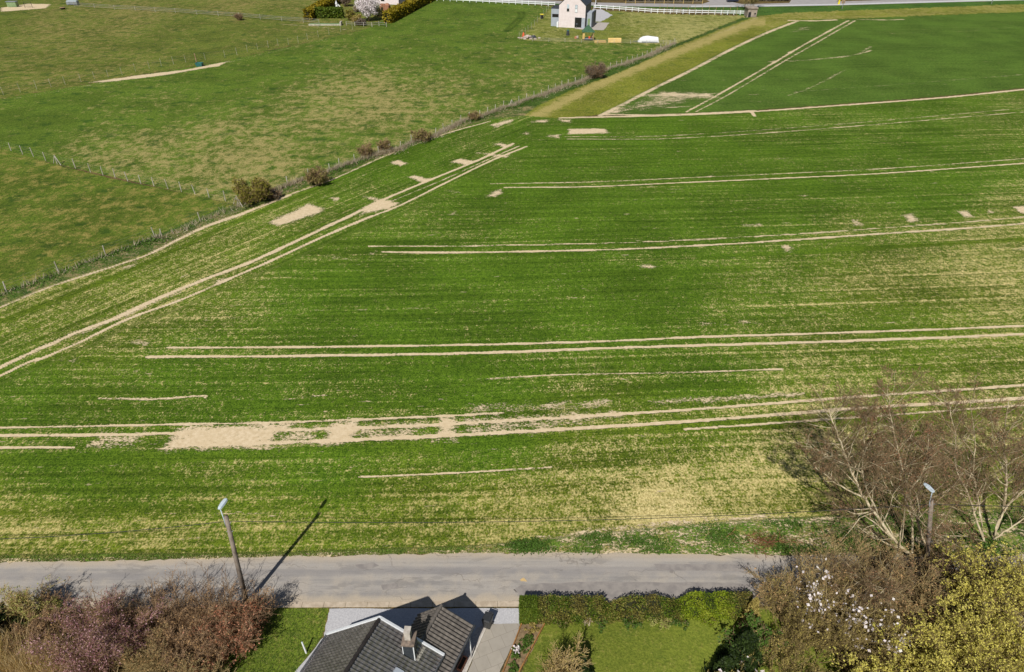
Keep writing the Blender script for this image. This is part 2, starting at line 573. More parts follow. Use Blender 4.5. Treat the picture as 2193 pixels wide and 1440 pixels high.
M['l_mixed'] = mat_leaf("mixed_hedge_leaf", [T(54, 68, 22), T(120, 124, 48), T(104, 96, 48), T(160, 154, 76), T(80, 102, 38)], 0.25)
M['l_conifer'] = mat_leaf("conifer_spray", [T(16, 28, 10), T(62, 80, 32), T(34, 48, 18), T(22, 36, 14)], 0.1)
M['l_shade'] = mat_leaf("shade_dark_leaf", [T(26, 30, 16), T(62, 54, 34), T(44, 40, 24), T(34, 42, 20)], 0.1)  # near-black leaf tones carry the deep shade under the trees
M['l_oliveh'] = mat_leaf("olive_hedge_leaf", [T(84, 78, 34), T(128, 118, 58), T(104, 100, 42)], 0.2)
M['l_bright2'] = mat_leaf("fresh_hedge_leaf", [T(128, 144, 34), T(168, 176, 60), T(110, 132, 30)], 0.3)
M['l_golden'] = mat_leaf("golden_conifer_spray", [T(120, 112, 22), T(160, 140, 30), T(92, 92, 20)], 0.15)
M['l_white'] = mat_leaf("white_blossom", [(0.80, 0.76, 0.74), (0.70, 0.62, 0.64), (0.85, 0.82, 0.78)], 0.2)
M['l_dead'] = mat_leaf("dead_grass", [T(214, 202, 176), T(188, 172, 142), T(230, 220, 194)], 0.45)
M['l_weed'] = mat_leaf("green_weed", [T(64, 96, 34), T(96, 128, 50), T(80, 112, 44)], 0.25)
M['l_verge'] = mat_leaf("verge_grass", [T(84, 112, 40), T(120, 140, 60), T(150, 150, 84), T(100, 124, 44)], 0.25)
M['l_straw'] = mat_leaf("straw_blade", [T(222, 196, 142), T(244, 222, 172), T(196, 168, 112), T(186, 176, 92)], 0.45)
M['pink'] = mat_plain("pink_brick", T(240, 228, 228), T(230, 217, 216), 1.2, 0.85)
M['greyclad'] = mat_plain("grey_cladding", T(176, 184, 194), T(166, 174, 184), 1.0, 0.7)
M['darkroof'] = mat_plain("dark_slate_roof", (0.05, 0.055, 0.065), (0.038, 0.042, 0.05), 1.5, 0.5)
M['solar'] = mat_plain("solar_glass", (0.03, 0.06, 0.11), (0.025, 0.05, 0.09), 1.0, 0.2, spec=0.6)
M['glass'] = mat_plain("dark_glass", (0.015, 0.016, 0.018), (0.02, 0.02, 0.022), 2, 0.15, spec=0.6)
M['greenroof'] = mat_plain("green_felt", T(86, 126, 96), T(70, 108, 82), 1.5, 0.8)
M['plywood'] = mat_plain("plywood", T(226, 194, 124), T(210, 176, 106), 1.5, 0.7)
M['concrete'] = mat_plain("old_concrete", T(176, 162, 150), T(144, 132, 122), 1.0, 0.9)
M['brick'] = mat_slabs("red_brick", (0.36, 0.15, 0.08), (0.30, 0.12, 0.06), (0.3, 0.25, 0.2), 0.4, 0.2)
M['teal'] = mat_plain("teal_plastic", T(60, 120, 116), T(50, 104, 100), 2, 0.5)
M['orange'] = mat_plain("orange_plastic", T(235, 110, 70), T(225, 100, 60), 2, 0.5)
M['yellow'] = mat_plain("yellow_plastic", T(238, 220, 60), T(228, 208, 50), 2, 0.5)
M['rubble'] = mat_plain("rubble_stone", T(206, 190, 178), T(168, 152, 142), 1.5, 0.9)
M['greyplastic'] = mat_plain("grey_plastic", T(150, 155, 158), T(130, 135, 138), 2, 0.6)
M['palegreen'] = mat_plain("pale_green_metal", T(140, 164, 120), T(124, 148, 106), 1, 0.6)
M['sill'] = mat_plain("blue_sill", T(150, 158, 168), None, 2, 0.6)

# ------------------------------------------------------------------ the ground
def pts(*a): return [tuple(p) for p in a]


CROP_L = [(-760, 1010), (0, 655), (110, 610), (270, 558), (330, 535), (430, 485), (520, 452), (620, 413), (720, 377),
          (830, 328), (950, 284), (1050, 256), (1120, 248)]
CROP_T = [(1200, 254), (1280, 252), (1380, 250), (1480, 247), (1617, 240), (1800, 227), (2000, 212), (2193, 193), (3000, 108)]
CROP_B = [(3000, 1030), (2193, 1088), (1800, 1104), (1640, 1112), (1400, 1130), (1250, 1146), (1100, 1162), (1000, 1170),
          (700, 1180), (500, 1186), (200, 1187), (0, 1190), (-760, 1215)]
GREEN_L = [(1282, 246), (1330, 222), (1400, 186), (1480, 147), (1560, 105), (1640, 68), (1705, 43)]
REG = {}
REG['crop_field'] = CROP_L + CROP_T + CROP_B
REG['young_crop_field'] = GREEN_L + [(1830, 40), (2000, 33), (2193, 26), (3000, -8), (3000, 106), (2193, 189), (2000, 208), (1800, 223), (1617, 236), (1480, 243), (1380, 246)]
REG['grass_track'] = [(1120, 249), (1150, 226), (1222, 192), (1262, 176), (1330, 152), (1450, 98), (1560, 55), (1612, 36), (1700, 27), (1900, 20), (2193, 9),
                      (3000, -30), (3000, -6), (2193, 27), (2000, 34), (1830, 41), (1705, 44)] + GREEN_L[::-1] + [(1200, 256)]
REG['far_verge'] = [(880, -3), (1190, 11), (1280, 16), (1480, 20), (1612, 36), (1700, 27), (1900, 20), (2193, 9), (3000, -30), (3000, -46), (2193, 0), (2000, 6), (1790, 12), (1620, 15), (1480, 16), (1280, 12), (1190, 7), (880, -9)]
REG['garden_lawn'] = [(1110, 84), (1180, 13), (1280, 22), (1440, 31), (1600, 34), (1450, 97), (1300, 93), (1140, 88)]
REG['meadow'] = [(-760, 312), (0, 212), (150, 186), (300, 160), (480, 131), (600, 103), (780, 64), (900, 6), (880, -9), (700, -60), (-760, -60)]
REG['paddock'] = [(-760, 200), (0, 318), (100, 347), (240, 383), (400, 415), (512, 440), (470, 462), (330, 520), (126, 588), (0, 640), (-760, 960)]
REG['hedge_bank'] = [(-760, 950), (0, 628), (126, 582), (330, 506), (470, 448), (512, 436), (616, 396), (727, 356), (859, 314), (1000, 258), (1096, 226), (1174, 196),
                     (1262, 163), (1343, 134), (1450, 94), (1600, 34), (1612, 37), (1560, 56), (1450, 100), (1330, 154), (1222, 194), (1150, 228), (1120, 250)] + CROP_L[::-1]
REG['verge'] = CROP_B + [(-760, 1224), (0, 1206), (500, 1197), (700, 1191), (1000, 1185), (1500, 1188), (2193, 1192), (3000, 1195)]
REG['front_lawn'] = [(535, 1303), (705, 1303), (690, 1365), (620, 1460), (560, 1700), (200, 1700), (380, 1440)]
REG['garden_lawn_near'] = [(1090, 1500), (1165, 1335), (1640, 1300), (1760, 1330), (1900, 1700), (1040, 1700)]


def inpoly(x, y, poly):
    r = np.zeros(x.shape, bool)
    n = len(poly)
    for i in range(n):
        x0, y0 = poly[i]
        x1, y1 = poly[(i + 1) % n]
        if y0 == y1: continue
        c = ((y0 > y) != (y1 > y))
        r ^= c & (x < (x1 - x0) * (y - y0) / (y1 - y0) + x0)
    return r


xs = np.concatenate([np.arange(-760, -60, 22.0), np.arange(-60, 2256, 3.0), np.arange(2256, 2960, 22.0)])
ys = np.concatenate([np.arange(-44, -8, 3.0), np.arange(-8, 460, 1.25), np.arange(460, 1215, 2.5), np.arange(1215, 1700, 5.0)])
GX, GY = np.meshgrid(xs, ys)          # survey grid (photo pixels), turned into metres on the ground
gx, gy = GX.ravel(), GY.ravel()
wx, wy = Pn(gx, gy)
NV = len(gx)
# ground size of one grid step, for soft edges of narrow features
step = np.maximum(0.05, np.abs(np.gradient(wy.reshape(GX.shape), axis=0)).ravel())

region = np.full(NV, -1, int)
order = ['crop_field', 'young_crop_field', 'hedge_bank', 'grass_track', 'far_verge', 'garden_lawn', 'meadow', 'paddock', 'verge', 'front_lawn', 'garden_lawn_near']
wob = RNG.normal(0, 0.5, NV)
for i, nm in enumerate(order):
    a = inpoly(gx, gy + wob, REG[nm]) & (region < 0)
    region[a] = i
PAST = len(order)
past_poly = [(-760, 200), (0, 318), (100, 347), (512, 440), (616, 396), (859, 314), (1096, 226), (1262, 163), (1450, 94), (1110, 84), (1180, 13), (880, -9), (900, 6), (780, 64), (480, 131), (0, 212), (-760, 312)]
a = inpoly(gx, gy, past_poly) & (region < 0)
region[a] = PAST
region[region < 0] = PAST + 1

crop = np.zeros(NV); contr = np.ones(NV); colG = np.zeros((NV, 3)); colD = np.zeros((NV, 3))
dry = np.zeros(NV); soil = np.zeros(NV); clump = np.zeros(NV)


def setreg(nm, g, d, dr, cl):
    k = {'pasture': PAST, 'ground': PAST + 1}.get(nm)
    if k is None: k = order.index(nm)
    mk = region == k
    colG[mk] = g; colD[mk] = d; dry[mk] = dr; clump[mk] = cl
    return mk


STRAW = T(226, 208, 146)
mC = setreg('crop_field', T(74, 112, 24), STRAW, 0.2, 0.25)
mY = setreg('young_crop_field', T(82, 110, 40), T(150, 156, 84), 0.16, 0.2)
mH = setreg('hedge_bank', T(76, 100, 40), T(168, 148, 110), 0.45, 0.9)
mT = setreg('grass_track', T(118, 126, 44), T(184, 170, 106), 0.3, 0.6)
setreg('far_verge', T(72, 106, 42), T(150, 150, 90), 0.15, 0.8)
setreg('garden_lawn', T(112, 122, 50), T(182, 176, 112), 0.4, 0.9)
mM = setreg('meadow', T(98, 112, 44), T(160, 146, 90), 0.36, 1.1)
mK = setreg('paddock', T(88, 108, 36), T(156, 146, 80), 0.42, 1.3)
mV = setreg('verge', T(92, 122, 44), T(192, 172, 112), 0.35, 1.0)
mF = setreg('front_lawn', T(94, 114, 38), T(160, 156, 84), 0.3, 0.9)
mN = setreg('garden_lawn_near', T(112, 124, 46), T(150, 148, 74), 0.3, 0.35)
mP = setreg('pasture', T(90, 114, 38), T(176, 164, 106), 0.26, 1.1)
setreg('ground', T(96, 84, 52), T(140, 120, 78), 0.45, 1.0)


contr[mN] = 0.4; crop[mC] = 1.0; crop[mY] = 0.55


def idw(px, py, ctrl, p=3.0):
    num = np.zeros(px.shape); den = np.zeros(px.shape)
    for cx, cy, v in ctrl:
        r = ((px - cx) ** 2 + (1.6 * (py - cy)) ** 2 + 900.0) ** (-p / 2)
        num += r * v; den += r
    return num / den


DRYC = [(200, 700, .36), (300, 640, .4), (100, 620, .42), (60, 1150, .52), (300, 1150, .5), (600, 1160, .44), (300, 1040, .28), (700, 1000, .22),
        (900, 1100, .45), (1100, 1090, .58), (1280, 1060, .56), (1420, 1085, .86), (1550, 1000, .48), (1600, 1070, .6), (1800, 950, .5), (2100, 900, .5),
        (1300, 985, .42), (1500, 930, .36), (900, 650, .1), (700, 620, .1), (1100, 650, .1), (500, 850, .16), (1000, 780, .12), (1500, 800, .2),
        (1900, 790, .34), (2150, 770, .36), (1600, 620, .26), (1900, 610, .44), (2120, 600, .46), (2150, 520, .4), (1850, 480, .28), (1400, 620, .12),
        (1300, 460, .06), (1700, 420, .1), (2000, 400, .1), (1500, 330, .1), (1900, 300, .18), (2150, 270, .24), (1200, 340, .08), (860, 460, .22),
        (700, 540, .24), (900, 370, .15), (500, 520, .34), (600, 480, .3), (50, 850, .2), (400, 560, .38), (1000, 300, .2), (1050, 960, .2), (400, 790, .2),
        (150, 1000, .22), (1900, 700, .3)]
dry[mC] = idw(gx[mC], gy[mC], DRYC) + 0.05
# green tone of the crop: lush and saturated in the middle, more yellow towards the dry corner
yel = np.clip((dry - 0.25) / 0.6, 0, 1)[:, None]
cg0, cg1 = np.array(T(80, 110, 26)), np.array(T(110, 118, 36))
nearr = np.clip((gy - 960) / 120.0, 0, 1) * (1 - np.exp(-(((gx - 1430) / 190.0) ** 2 + ((gy - 1085) / 70.0) ** 2)))
colD[mC] = (np.array(STRAW) * (1 - nearr[:, None]) + np.array(T(206, 192, 124)) * nearr[:, None])[mC]
dry -= 0.07 * nearr * mC
colG[mC] = (cg0 * (1 - yel) + cg1 * yel)[mC]
PASTC = [(560, 350, .6), (300, 330, .5), (450, 310, .5), (800, 200, .6), (700, 230, .55), (950, 220, .45), (300, 230, .1), (150, 250, .0), (600, 130, .05),
         (900, 60, .0), (1000, 40, .05), (1050, 130, .2), (850, 110, .1), (1250, 120, .25), (450, 180, .05), (1150, 180, .3), (200, 300, .4), (40, 290, .0), (700, 330, .3)]
dry[mP] = idw(gx[mP], gy[mP], PASTC) + 0.09
MEAD = [(100, 60, .55), (300, 40, .6), (500, 20, .6), (350, 80, .25), (450, 70, .15), (600, 80, .25), (200, 130, .4), (550, 60, .3), (650, 90, .45), (50, 160, .4), (10, 5, .1), (650, 10, .5)]
dry[mM] = idw(gx[mM], gy[mM], MEAD)
GARD = [(1150, 60, .35), (1250, 80, .3), (1350, 50, .6), (1320, 70, .25), (1450, 60, .75), (1550, 45, .6), (1290, 30, .2), (1180, 90, .6), (1400, 92, .65)]
k = region == order.index('garden_lawn')
dry[k] = idw(gx[k], gy[k], GARD)
k = mT
dry[k] = 0.25 + 0.75 * np.exp(-((gy[k] - (np.interp(gx[k], [1120, 1262, 1450, 1612], [262, 190, 112, 48]))) / 10.0) ** 2) * (gx[k] < 1640) + 0.25 * (gx[k] > 1640)


def seg_dist(qx, qy, X0, Y0, X1, Y1):
    dx, dy = X1 - X0, Y1 - Y0
    L2 = dx * dx + dy * dy + 1e-9
    t = np.clip(((qx - X0) * dx + (qy - Y0) * dy) / L2, 0, 1)
    return np.hypot(qx - X0 - t * dx, qy - Y0 - t * dy)


def smooth(pl, n=6):
    """Catmull-Rom through pixel points"""
    p = np.array(pl, float)
    if len(p) < 3: return p
    q = np.vstack([2 * p[0] - p[1], p, 2 * p[-1] - p[-2]])
    out = []
    for i in range(1, len(q) - 2):
        for t in np.linspace(0, 1, n, endpoint=False):
            a, b, c, d = q[i - 1], q[i], q[i + 1], q[i + 2]
            out.append(0.5 * (2 * b + (c - a) * t + (2 * a - 5 * b + 4 * c - d) * t * t + (3 * b - a - 3 * c + d) * t ** 3))
    out.append(p[-1])
    return np.array(out)


def line_field(pl, pad=14):
    """distance in metres from ground vertices to a polyline given in photo pixels"""
    p = smooth(pl)
    WX, WY = Pn(p[:, 0], p[:, 1])
    idx = np.where((gx > p[:, 0].min() - 2 * pad) & (gx < p[:, 0].max() + 2 * pad) & (gy > p[:, 1].min() - pad) & (gy < p[:, 1].max() + pad))[0]
    D = np.full(len(idx), 1e9)
    for i in range(len(p) - 1):
        lo, hi = min(p[i, 0], p[i + 1, 0]) - 2 * pad, max(p[i, 0], p[i + 1, 0]) + 2 * pad
        l2, h2 = min(p[i, 1], p[i + 1, 1]) - pad, max(p[i, 1], p[i + 1, 1]) + pad
        s = np.where((gx[idx] > lo) & (gx[idx] < hi) & (gy[idx] > l2) & (gy[idx] < h2))[0]
        if len(s) == 0: continue
        D[s] = np.minimum(D[s], seg_dist(wx[idx[s]], wy[idx[s]], WX[i], WY[i], WX[i + 1], WY[i + 1]))
    return idx, D


def track(pl, width, strength=1.0, pad=14, fade=True):
    idx, D = line_field(pl, pad)
    e = np.maximum(0.14, step[idx] * 0.8)
    brk = 0.92 + 0.07 * np.sin(wx[idx] * 0.31 + wy[idx] * 0.23) + 0.05 * np.sin(wx[idx] * 0.83 - wy[idx] * 0.41 + 1.3)
    v = strength * brk * np.clip(1.0 - (D - width * 0.36) / e, 0, 1)
    np.maximum.at(soil, idx, v)


def patch(poly, strength=1.0, soft=0.7):
    p = np.array(poly, float)
    idx = np.where((gx > p[:, 0].min() - 12) & (gx < p[:, 0].max() + 12) & (gy > p[:, 1].min() - 8) & (gy < p[:, 1].max() + 8))[0]
    if len(idx) == 0: return
    ins = inpoly(gx[idx], gy[idx], poly)
    WX, WY = Pn(p[:, 0], p[:, 1])
    D = np.full(len(idx), 1e9)
    for i in range(len(p)):
        j = (i + 1) % len(p)
        D = np.minimum(D, seg_dist(wx[idx], wy[idx], WX[i], WY[i], WX[j], WY[j]))
    sd = np.where(ins, D, -D)
    v = strength * 0.95 * np.clip(0.5 + sd / (2 * np.maximum(soft * 1.3, step[idx])), 0, 1)
    np.maximum.at(soil, idx, v)


# tramlines across the field (pairs)
L1a = [(360, 745), (600, 744), (1000, 739), (1300, 731), (1500, 722), (1800, 713), (2193, 698), (2900, 665)]
L1b = [(315, 765), (600, 763), (1000, 757), (1300, 746), (1500, 740), (1800, 731), (2193, 716), (2900, 684)]
L2a = [(790, 528), (1000, 527), (1300, 521), (1500, 513), (1700, 502), (1900, 488), (2193, 465), (2900, 395)]
L2b = [(820, 540), (1000, 541), (1300, 535), (1500, 526), (1700, 514), (1900, 500), (2193, 479), (2900, 412)]
L3a = [(1050, 394), (1270, 390), (1450, 382), (1700, 371), (1900, 361), (2193, 340), (2900, 285)]
L3b = [(1080, 402), (1270, 400), (1450, 392), (1700, 381), (1900, 371), (2193, 350), (2900, 296)]
L4a = [(1210, 293), (1400, 292), (1600, 281), (1850, 262), (2193, 232), (2900, 170)]
L4b = [(1215, 298), (1400, 298), (1600, 288), (1850, 269), (2193, 240), (2900, 178)]
track(L1a, 0.30); track(L1b, 0.42)
track(L2a, 0.22, 0.8); track(L2b, 0.36, 0.95)
track(L3a, 0.25, 0.75); track(L3b, 0.38, 0.95)
track(L4a, 0.3, 0.62); track(L4b, 0.3, 0.72)
# headland along the road
LB1 = [(-700, 921), (0, 916), (386, 909), (600, 905), (935, 892), (1080, 885)]
LB2 = [(-700, 937), (0, 933), (205, 932), (386, 928), (769, 917), (935, 910), (1250, 892), (1500, 876), (1850, 849), (2193, 825), (2900, 770)]
LB3 = [(376, 955), (600, 948), (926, 935), (1250, 917), (1500, 901), (1850, 874), (2193, 853), (2900, 800)]
LB3L = [(-700, 963), (0, 959), (157, 959)]
LB4 = [(1467, 920), (1850, 893), (2193, 868), (2900, 818)]
track(LB1, 0.22, 0.9); track(LB2, 0.34, 0.95); track(LB3, 0.42); track(LB3L, 0.3); track(LB4, 0.26, 0.85)
track([(770, 1022), (960, 1014), (1180, 1001)], 0.16, 0.8)
track([(1040, 812), (1200, 803), (1420, 799), (1675, 791)], 0.22, 0.75)
track([(212, 853), (330, 855), (430, 848), (440, 851)], 0.35, 0.7)
track([(610, 856), (660, 850), (700, 846)], 0.3, 0.55)
track([(0, 1105), (300, 1100), (600, 1100)], 0.12, 0.45)
# headland along the pasture
HA = [(-700, 1130), (0, 787), (100, 742), (165, 712), (250, 680), (355, 632), (430, 602), (540, 560), (640, 514), (780, 448), (812, 432), (908, 391), (1016, 347), (1099, 308)]
HB = [(-700, 1150), (0, 805), (85, 770), (171, 733), (273, 684), (386, 643), (479, 603), (600, 550), (690, 508), (780, 470), (857, 440), (952, 393), (1051, 345), (1128, 314)]
HM = [(837, 432), (952, 384), (1054, 338), (1112, 313)]
track(HA, 0.55); track(HB, 0.42); track(HM, 0.3, 0.7)
track([(250, 680), (355, 632), (430, 602), (540, 560), (640, 514), (780, 448)], 1.2, 0.46)
track([(150, 722), (250, 682), (400, 618)], 1.2, 0.5)
track([(-200, 888), (0, 787), (165, 712)], 1.2, 0.5)
# edge of the crop: bare strip by the bank, and the top boundary
track([(x, y + 4) for x, y in CROP_L[1:-1]], 0.55, 0.72)
track([(330, 540), (430, 490), (520, 458), (620, 418)], 0.8, 0.85)
track([(x, y - 1) for x, y in CROP_T], 0.8, 0.95)
track([(1290, 246), (1400, 246), (1500, 243), (1617, 237)], 0.6, 0.8)
track([(1610, 240), (1616, 249)], 0.7, 1.0)
# top boundary of the young crop and its edge
track([(x + 4, y + 2) for x, y in GREEN_L], 1.3, 0.72)
track([(1690, 44), (1740, 45), (1790, 43)], 1.2, 0.9); track([(1838, 42), (1900, 43), (1935, 42)], 1.0, 0.7)
track([(1470, 240), (1540, 202), (1655, 136), (1712, 102), (1770, 70), (1818, 44)], 0.4, 0.8, 20)
track([(1490, 240), (1560, 203), (1670, 137), (1740, 97), (1790, 68), (1832, 44)], 0.3, 0.7, 20)
track([(1600, 204), (1900, 183), (2193, 160), (2900, 110)], 0.35, 0.5)
track([(1690, 132), (1780, 125), (1830, 118), (1866, 100)], 0.9, 0.45); track([(1690, 205), (1740, 186), (1810, 150)], 0.9, 0.45)
track([(1900, 72), (2050, 68), (2193, 57)], 0.6, 0.42)
patch([(1285, 247), (1330, 224), (1400, 197), (1440, 192), (1540, 196), (1535, 208), (1480, 222), (1440, 232), (1330, 246)], 0.54, 3)
patch([(1350, 207), (1420, 196), (1540, 200), (1530, 212), (1440, 210)], 0.8, 2.2)
patch([(1290, 248), (1310, 233), (1345, 222), (1335, 244)], 0.75, 1.6)
patch([(1680, 70), (1700, 57), (1755, 55), (1735, 66), (1690, 72)], 0.5, 2.5)
patch([(1560, 130), (1640, 112), (1690, 118), (1600, 140)], 0.3, 4)
patch([(1470, 165), (1560, 150), (1590, 165), (1490, 182)], 0.33, 4)
track([(1690, 131), (1750, 127), (1800, 122), (1840, 116), (1866, 108)], 0.6, 0.6)
track([(1320, 236), (1400, 232), (1480, 228)], 0.9, 0.5); track([(1500, 222), (1600, 217), (1680, 222)], 0.5, 0.4)
patch([(1640, 132), (1665, 129), (1660, 136)], 0.8, 0.8); patch([(1680, 112), (1705, 108), (1695, 116)], 0.75, 0.8)
patch([(1350, 195), (1480, 150), (1560, 115), (1640, 100), (1560, 150), (1480, 185)], 0.28, 4)
RT_ = [(-700, 1221), (0, 1204), (200, 1202), (500, 1195), (700, 1190), (1000, 1185), (1200, 1184), (1500, 1187), (1700, 1189), (2193, 1190), (2900, 1192)]
# soil patches
for poly, s in [
    ([(571, 477), (662, 435), (696, 446), (690, 455), (598, 486)], 0.86),
    ([(770, 419), (800, 421), (860, 435), (838, 449), (800, 455), (772, 462), (770, 448), (800, 432)], 0.85),
    ([(700, 425), (716, 420), (742, 428), (720, 431)], 0.7),
    ([(872, 379), (892, 376), (925, 384), (906, 393)], 0.95), ([(962, 347), (985, 340), (1020, 346), (1003, 354)], 1.0),
    ([(1010, 327), (1040, 328), (1102, 334), (1085, 339), (1050, 334)], 0.85), ([(1054, 308), (1075, 306), (1100, 313), (1080, 317)], 0.85),
    ([(832, 349), (852, 343), (876, 350), (858, 356)], 0.95), ([(1215, 276), (1298, 275), (1304, 286), (1216, 289)], 0.9),
    ([(1160, 293), (1178, 289), (1203, 288), (1198, 296)], 0.85), ([(1112, 288), (1130, 283), (1137, 289)], 0.85), ([(1150, 300), (1166, 299), (1160, 303)], 0.8),
    ([(1042, 421), (1058, 410), (1075, 406), (1073, 415), (1060, 422)], 1.0), ([(965, 459), (978, 452), (972, 459)], 0.95), ([(1015, 458), (1030, 444), (1026, 456)], 0.5),
    ([(955, 407), (975, 409), (988, 414), (965, 411)], 0.7), ([(1045, 268), (1080, 257), (1120, 251), (1090, 266), (1060, 275)], 0.72), ([(1118, 262), (1180, 254), (1170, 265)], 0.72),
    ([(1190, 255), (1230, 255), (1225, 264), (1200, 262)], 0.7), ([(1100, 445), (1140, 443), (1120, 449)], 0.5),
    ([(386, 909), (620, 904), (650, 906), (600, 930), (580, 962), (340, 966)], 0.80), ([(704, 900), (765, 898), (778, 915), (760, 940), (735, 956), (681, 958)], 0.84),
    ([(940, 892), (982, 890), (984, 915), (980, 945), (924, 946)], 0.82), ([(215, 920), (330, 915), (350, 925), (300, 950), (290, 968), (158, 968)], 0.55),
    ([(590, 905), (705, 900), (690, 925), (680, 958), (560, 963)], 0.55), ([(770, 898), (940, 892), (926, 946), (735, 956)], 0.52), ([(330, 915), (390, 910), (345, 966), (290, 968)], 0.36),
    ([(980, 890), (1330, 868), (1340, 900), (1150, 935), (980, 945)], 0.50), ([(985, 862), (1150, 855), (1330, 850), (1320, 885), (985, 895)], 0.47),
    ([(1393, 860), (1450, 853), (1600, 846), (1722, 841), (1715, 849), (1560, 858), (1405, 867)], 0.85), ([(1265, 858), (1305, 852), (1312, 870), (1262, 873)], 0.7),
    ([(1822, 471), (1838, 471), (1848, 481), (1830, 483)], 0.9), ([(1930, 461), (1955, 458), (1970, 473), (1948, 477)], 0.85), ([(2050, 453), (2072, 450), (2087, 465), (2066, 468)], 0.9),
    ([(2108, 448), (2122, 446), (2134, 460), (2122, 463)], 0.7), ([(2166, 443), (2200, 440), (2210, 458), (2185, 458)], 1.0), ([(1672, 525), (1690, 522), (1700, 540), (1680, 541)], 0.8),
    ([(1590, 482), (1628, 478), (1632, 484), (1595, 485)], 0.9), ([(1672, 477), (1697, 474), (1692, 479), (1680, 480)], 0.85), ([(1498, 690), (1560, 691), (1560, 697), (1500, 695)], 0.75),
    ([(1583, 685), (1632, 688), (1636, 696), (1585, 693)], 0.7), ([(1370, 570), (1390, 566), (1412, 571), (1395, 576)], 0.9), ([(284, 734), (300, 727), (322, 731), (312, 740)], 0.85),
    ([(105, 772), (160, 764), (190, 772), (150, 780)], 0.5), ([(420, 705), (460, 700), (440, 712)], 0.45), ([(1180, 600), (1215, 599), (1200, 604)], 0.6), ([(790, 545), (805, 538), (800, 548)], 0.9),
    ([(690, 548), (730, 550), (715, 554)], 0.8), ([(1050, 706), (1075, 703), (1065, 710)], 0.7), ([(250, 575), (290, 560), (300, 570), (265, 578)], 0.7), ([(460, 605), (480, 595), (490, 600), (470, 610)], 0.8),
    ([(1430, 405), (1465, 404), (1450, 408)], 0.8), ([(1515, 376), (1530, 374), (1525, 379)], 0.7), ([(1660, 397), (1710, 391), (1690, 396)], 0.6), ([(1700, 420), (1730, 418), (1720, 421)], 0.7),
    ([(270, 805), (300, 785), (310, 790), (285, 808)], 0.5), ([(400, 800), (430, 780), (425, 795)], 0.5), ([(1200, 760), (1280, 766), (1240, 775)], 0.5), ([(990, 845), (1040, 846), (1010, 850)], 0.6),
    ([(2155, 535), (2200, 531), (2200, 536), (2160, 538)], 0.8), ([(1935, 560), (1950, 575), (1960, 600), (1940, 590)], 0.4), ([(640, 880), (660, 875), (650, 886)], 0.6)]:
    patch(poly, s)
# sandy margin by the road verge
patch([(1150, 1150), (1250, 1135), (1407, 1119), (1560, 1107), (1700, 1102), (1690, 1108), (1560, 1116), (1407, 1128), (1260, 1146), (1180, 1154)], 0.9, 0.5)
patch([(1400, 1120), (1640, 1105), (1760, 1110), (1660, 1135), (1480, 1140)], 0.36, 0.8)
patch([(2000, 1085), (2300, 1070), (2300, 1085), (2050, 1095)], 0.5, 0.8)
patch([(1350, 1040), (1470, 1040), (1490, 1110), (1360, 1115)], 0.32, 1.5)
# gateway earth track, sand scrape by the trough, worn ground by the sheds
patch([(1560, 58), (1612, 36), (1650, 33), (1600, 52), (1480, 100), (1450, 108)], 0.5, 1.5)
patch([(180, 178), (300, 161), (400, 149), (490, 131), (470, 142), (430, 148), (350, 162), (240, 175)], 0.95, 0.6)
patch([(0, 17), (60, 8), (110, 9), (100, 18), (0, 26)], 0.9, 0.8)
track([(100, 14), (200, 15), (300, 24), (400, 29)], 1.2, 0.42)
track([(600, 52), (660, 56), (760, 66)], 1.0, 0.5)
track([(0, 216), (110, 198), (250, 172)], 0.8, 0.45); track([(490, 134), (600, 108), (700, 84)], 0.8, 0.45)
# wheel marks in the pasture (darker grass handled by crop colour), bank soil
k = (region == order.index('hedge_bank'))
far_ = k & (gx > 1440)
soil[k] = np.maximum(soil[k], 0.3)
soil[far_] = 0.0; dry[far_] = 0.0; colG[far_] = T(56, 86, 26)
upper = k & (gy < np.interp(gx, [p[0] for p in CROP_L], [p[1] for p in CROP_L]) - 20)
soil[upper] = 0.12; dry[upper] = 0.2; colG[upper] = T(66, 92, 34)
track([(x, y - 2) for x, y in RT_], 0.5, 0.55)
soil[mV] = np.maximum(soil[mV], np.where(gx[mV] > 1000, 0.46, 0.22))

# row coordinates: along / across the drilling direction
ref = smooth(L1b, 4)
rx, ry = Pn(ref[:, 0], ref[:, 1])
o_ = np.argsort(rx)
base_y = np.interp(wx, rx[o_], ry[o_])
along, across = wx.copy(), wy - base_y
hx, hy = Pn(np.array([p[0] for p in HA[1:]]), np.array([p[1] for p in HA[1:]]))
hdx, hdy = hx[-1] - hx[0], hy[-1] - hy[0]
hl = math.hypot(hdx, hdy); hdx /= hl; hdy /= hl
hline = np.interp(gx, [p[0] for p in HB], [p[1] for p in HB])
head = mC & (gy < hline + 18) & (gx < 1140)
along[head] = (wx * hdx + wy * hdy)[head]
across[head] = (-wx * hdy + wy * hdx)[head]
oth = ~mC & ~mY
along[oth] = wx[oth]; across[oth] = wy[oth]
lawns = mN
rowco = np.stack([along, across, np.where(mC | mY, 0.0, 20.0)], 1)
# dark unploughed wheel rows in the field: narrow bands where the crop stands thicker
for pl, wd, am in [([(0, 690), (230, 600), (500, 478), (700, 395), (880, 318), (1040, 262)], 0.5, 0.3), ([(0, 985), (500, 975), (1000, 952), (1500, 915), (2193, 880)], 0.8, 0.25),
                   ([(500, 870), (900, 862), (1250, 852), (1600, 835)], 1.2, 0.2), ([(1500, 552), (1800, 535), (2193, 512)], 0.6, 0.3), ([(700, 600), (1200, 590), (1600, 575)], 1.2, 0.15)]:
    idx, D = line_field(pl)
    v = np.clip(1 - (D - wd / 2) / 0.5, 0, 1) * am
    np.subtract.at(dry, idx, v)
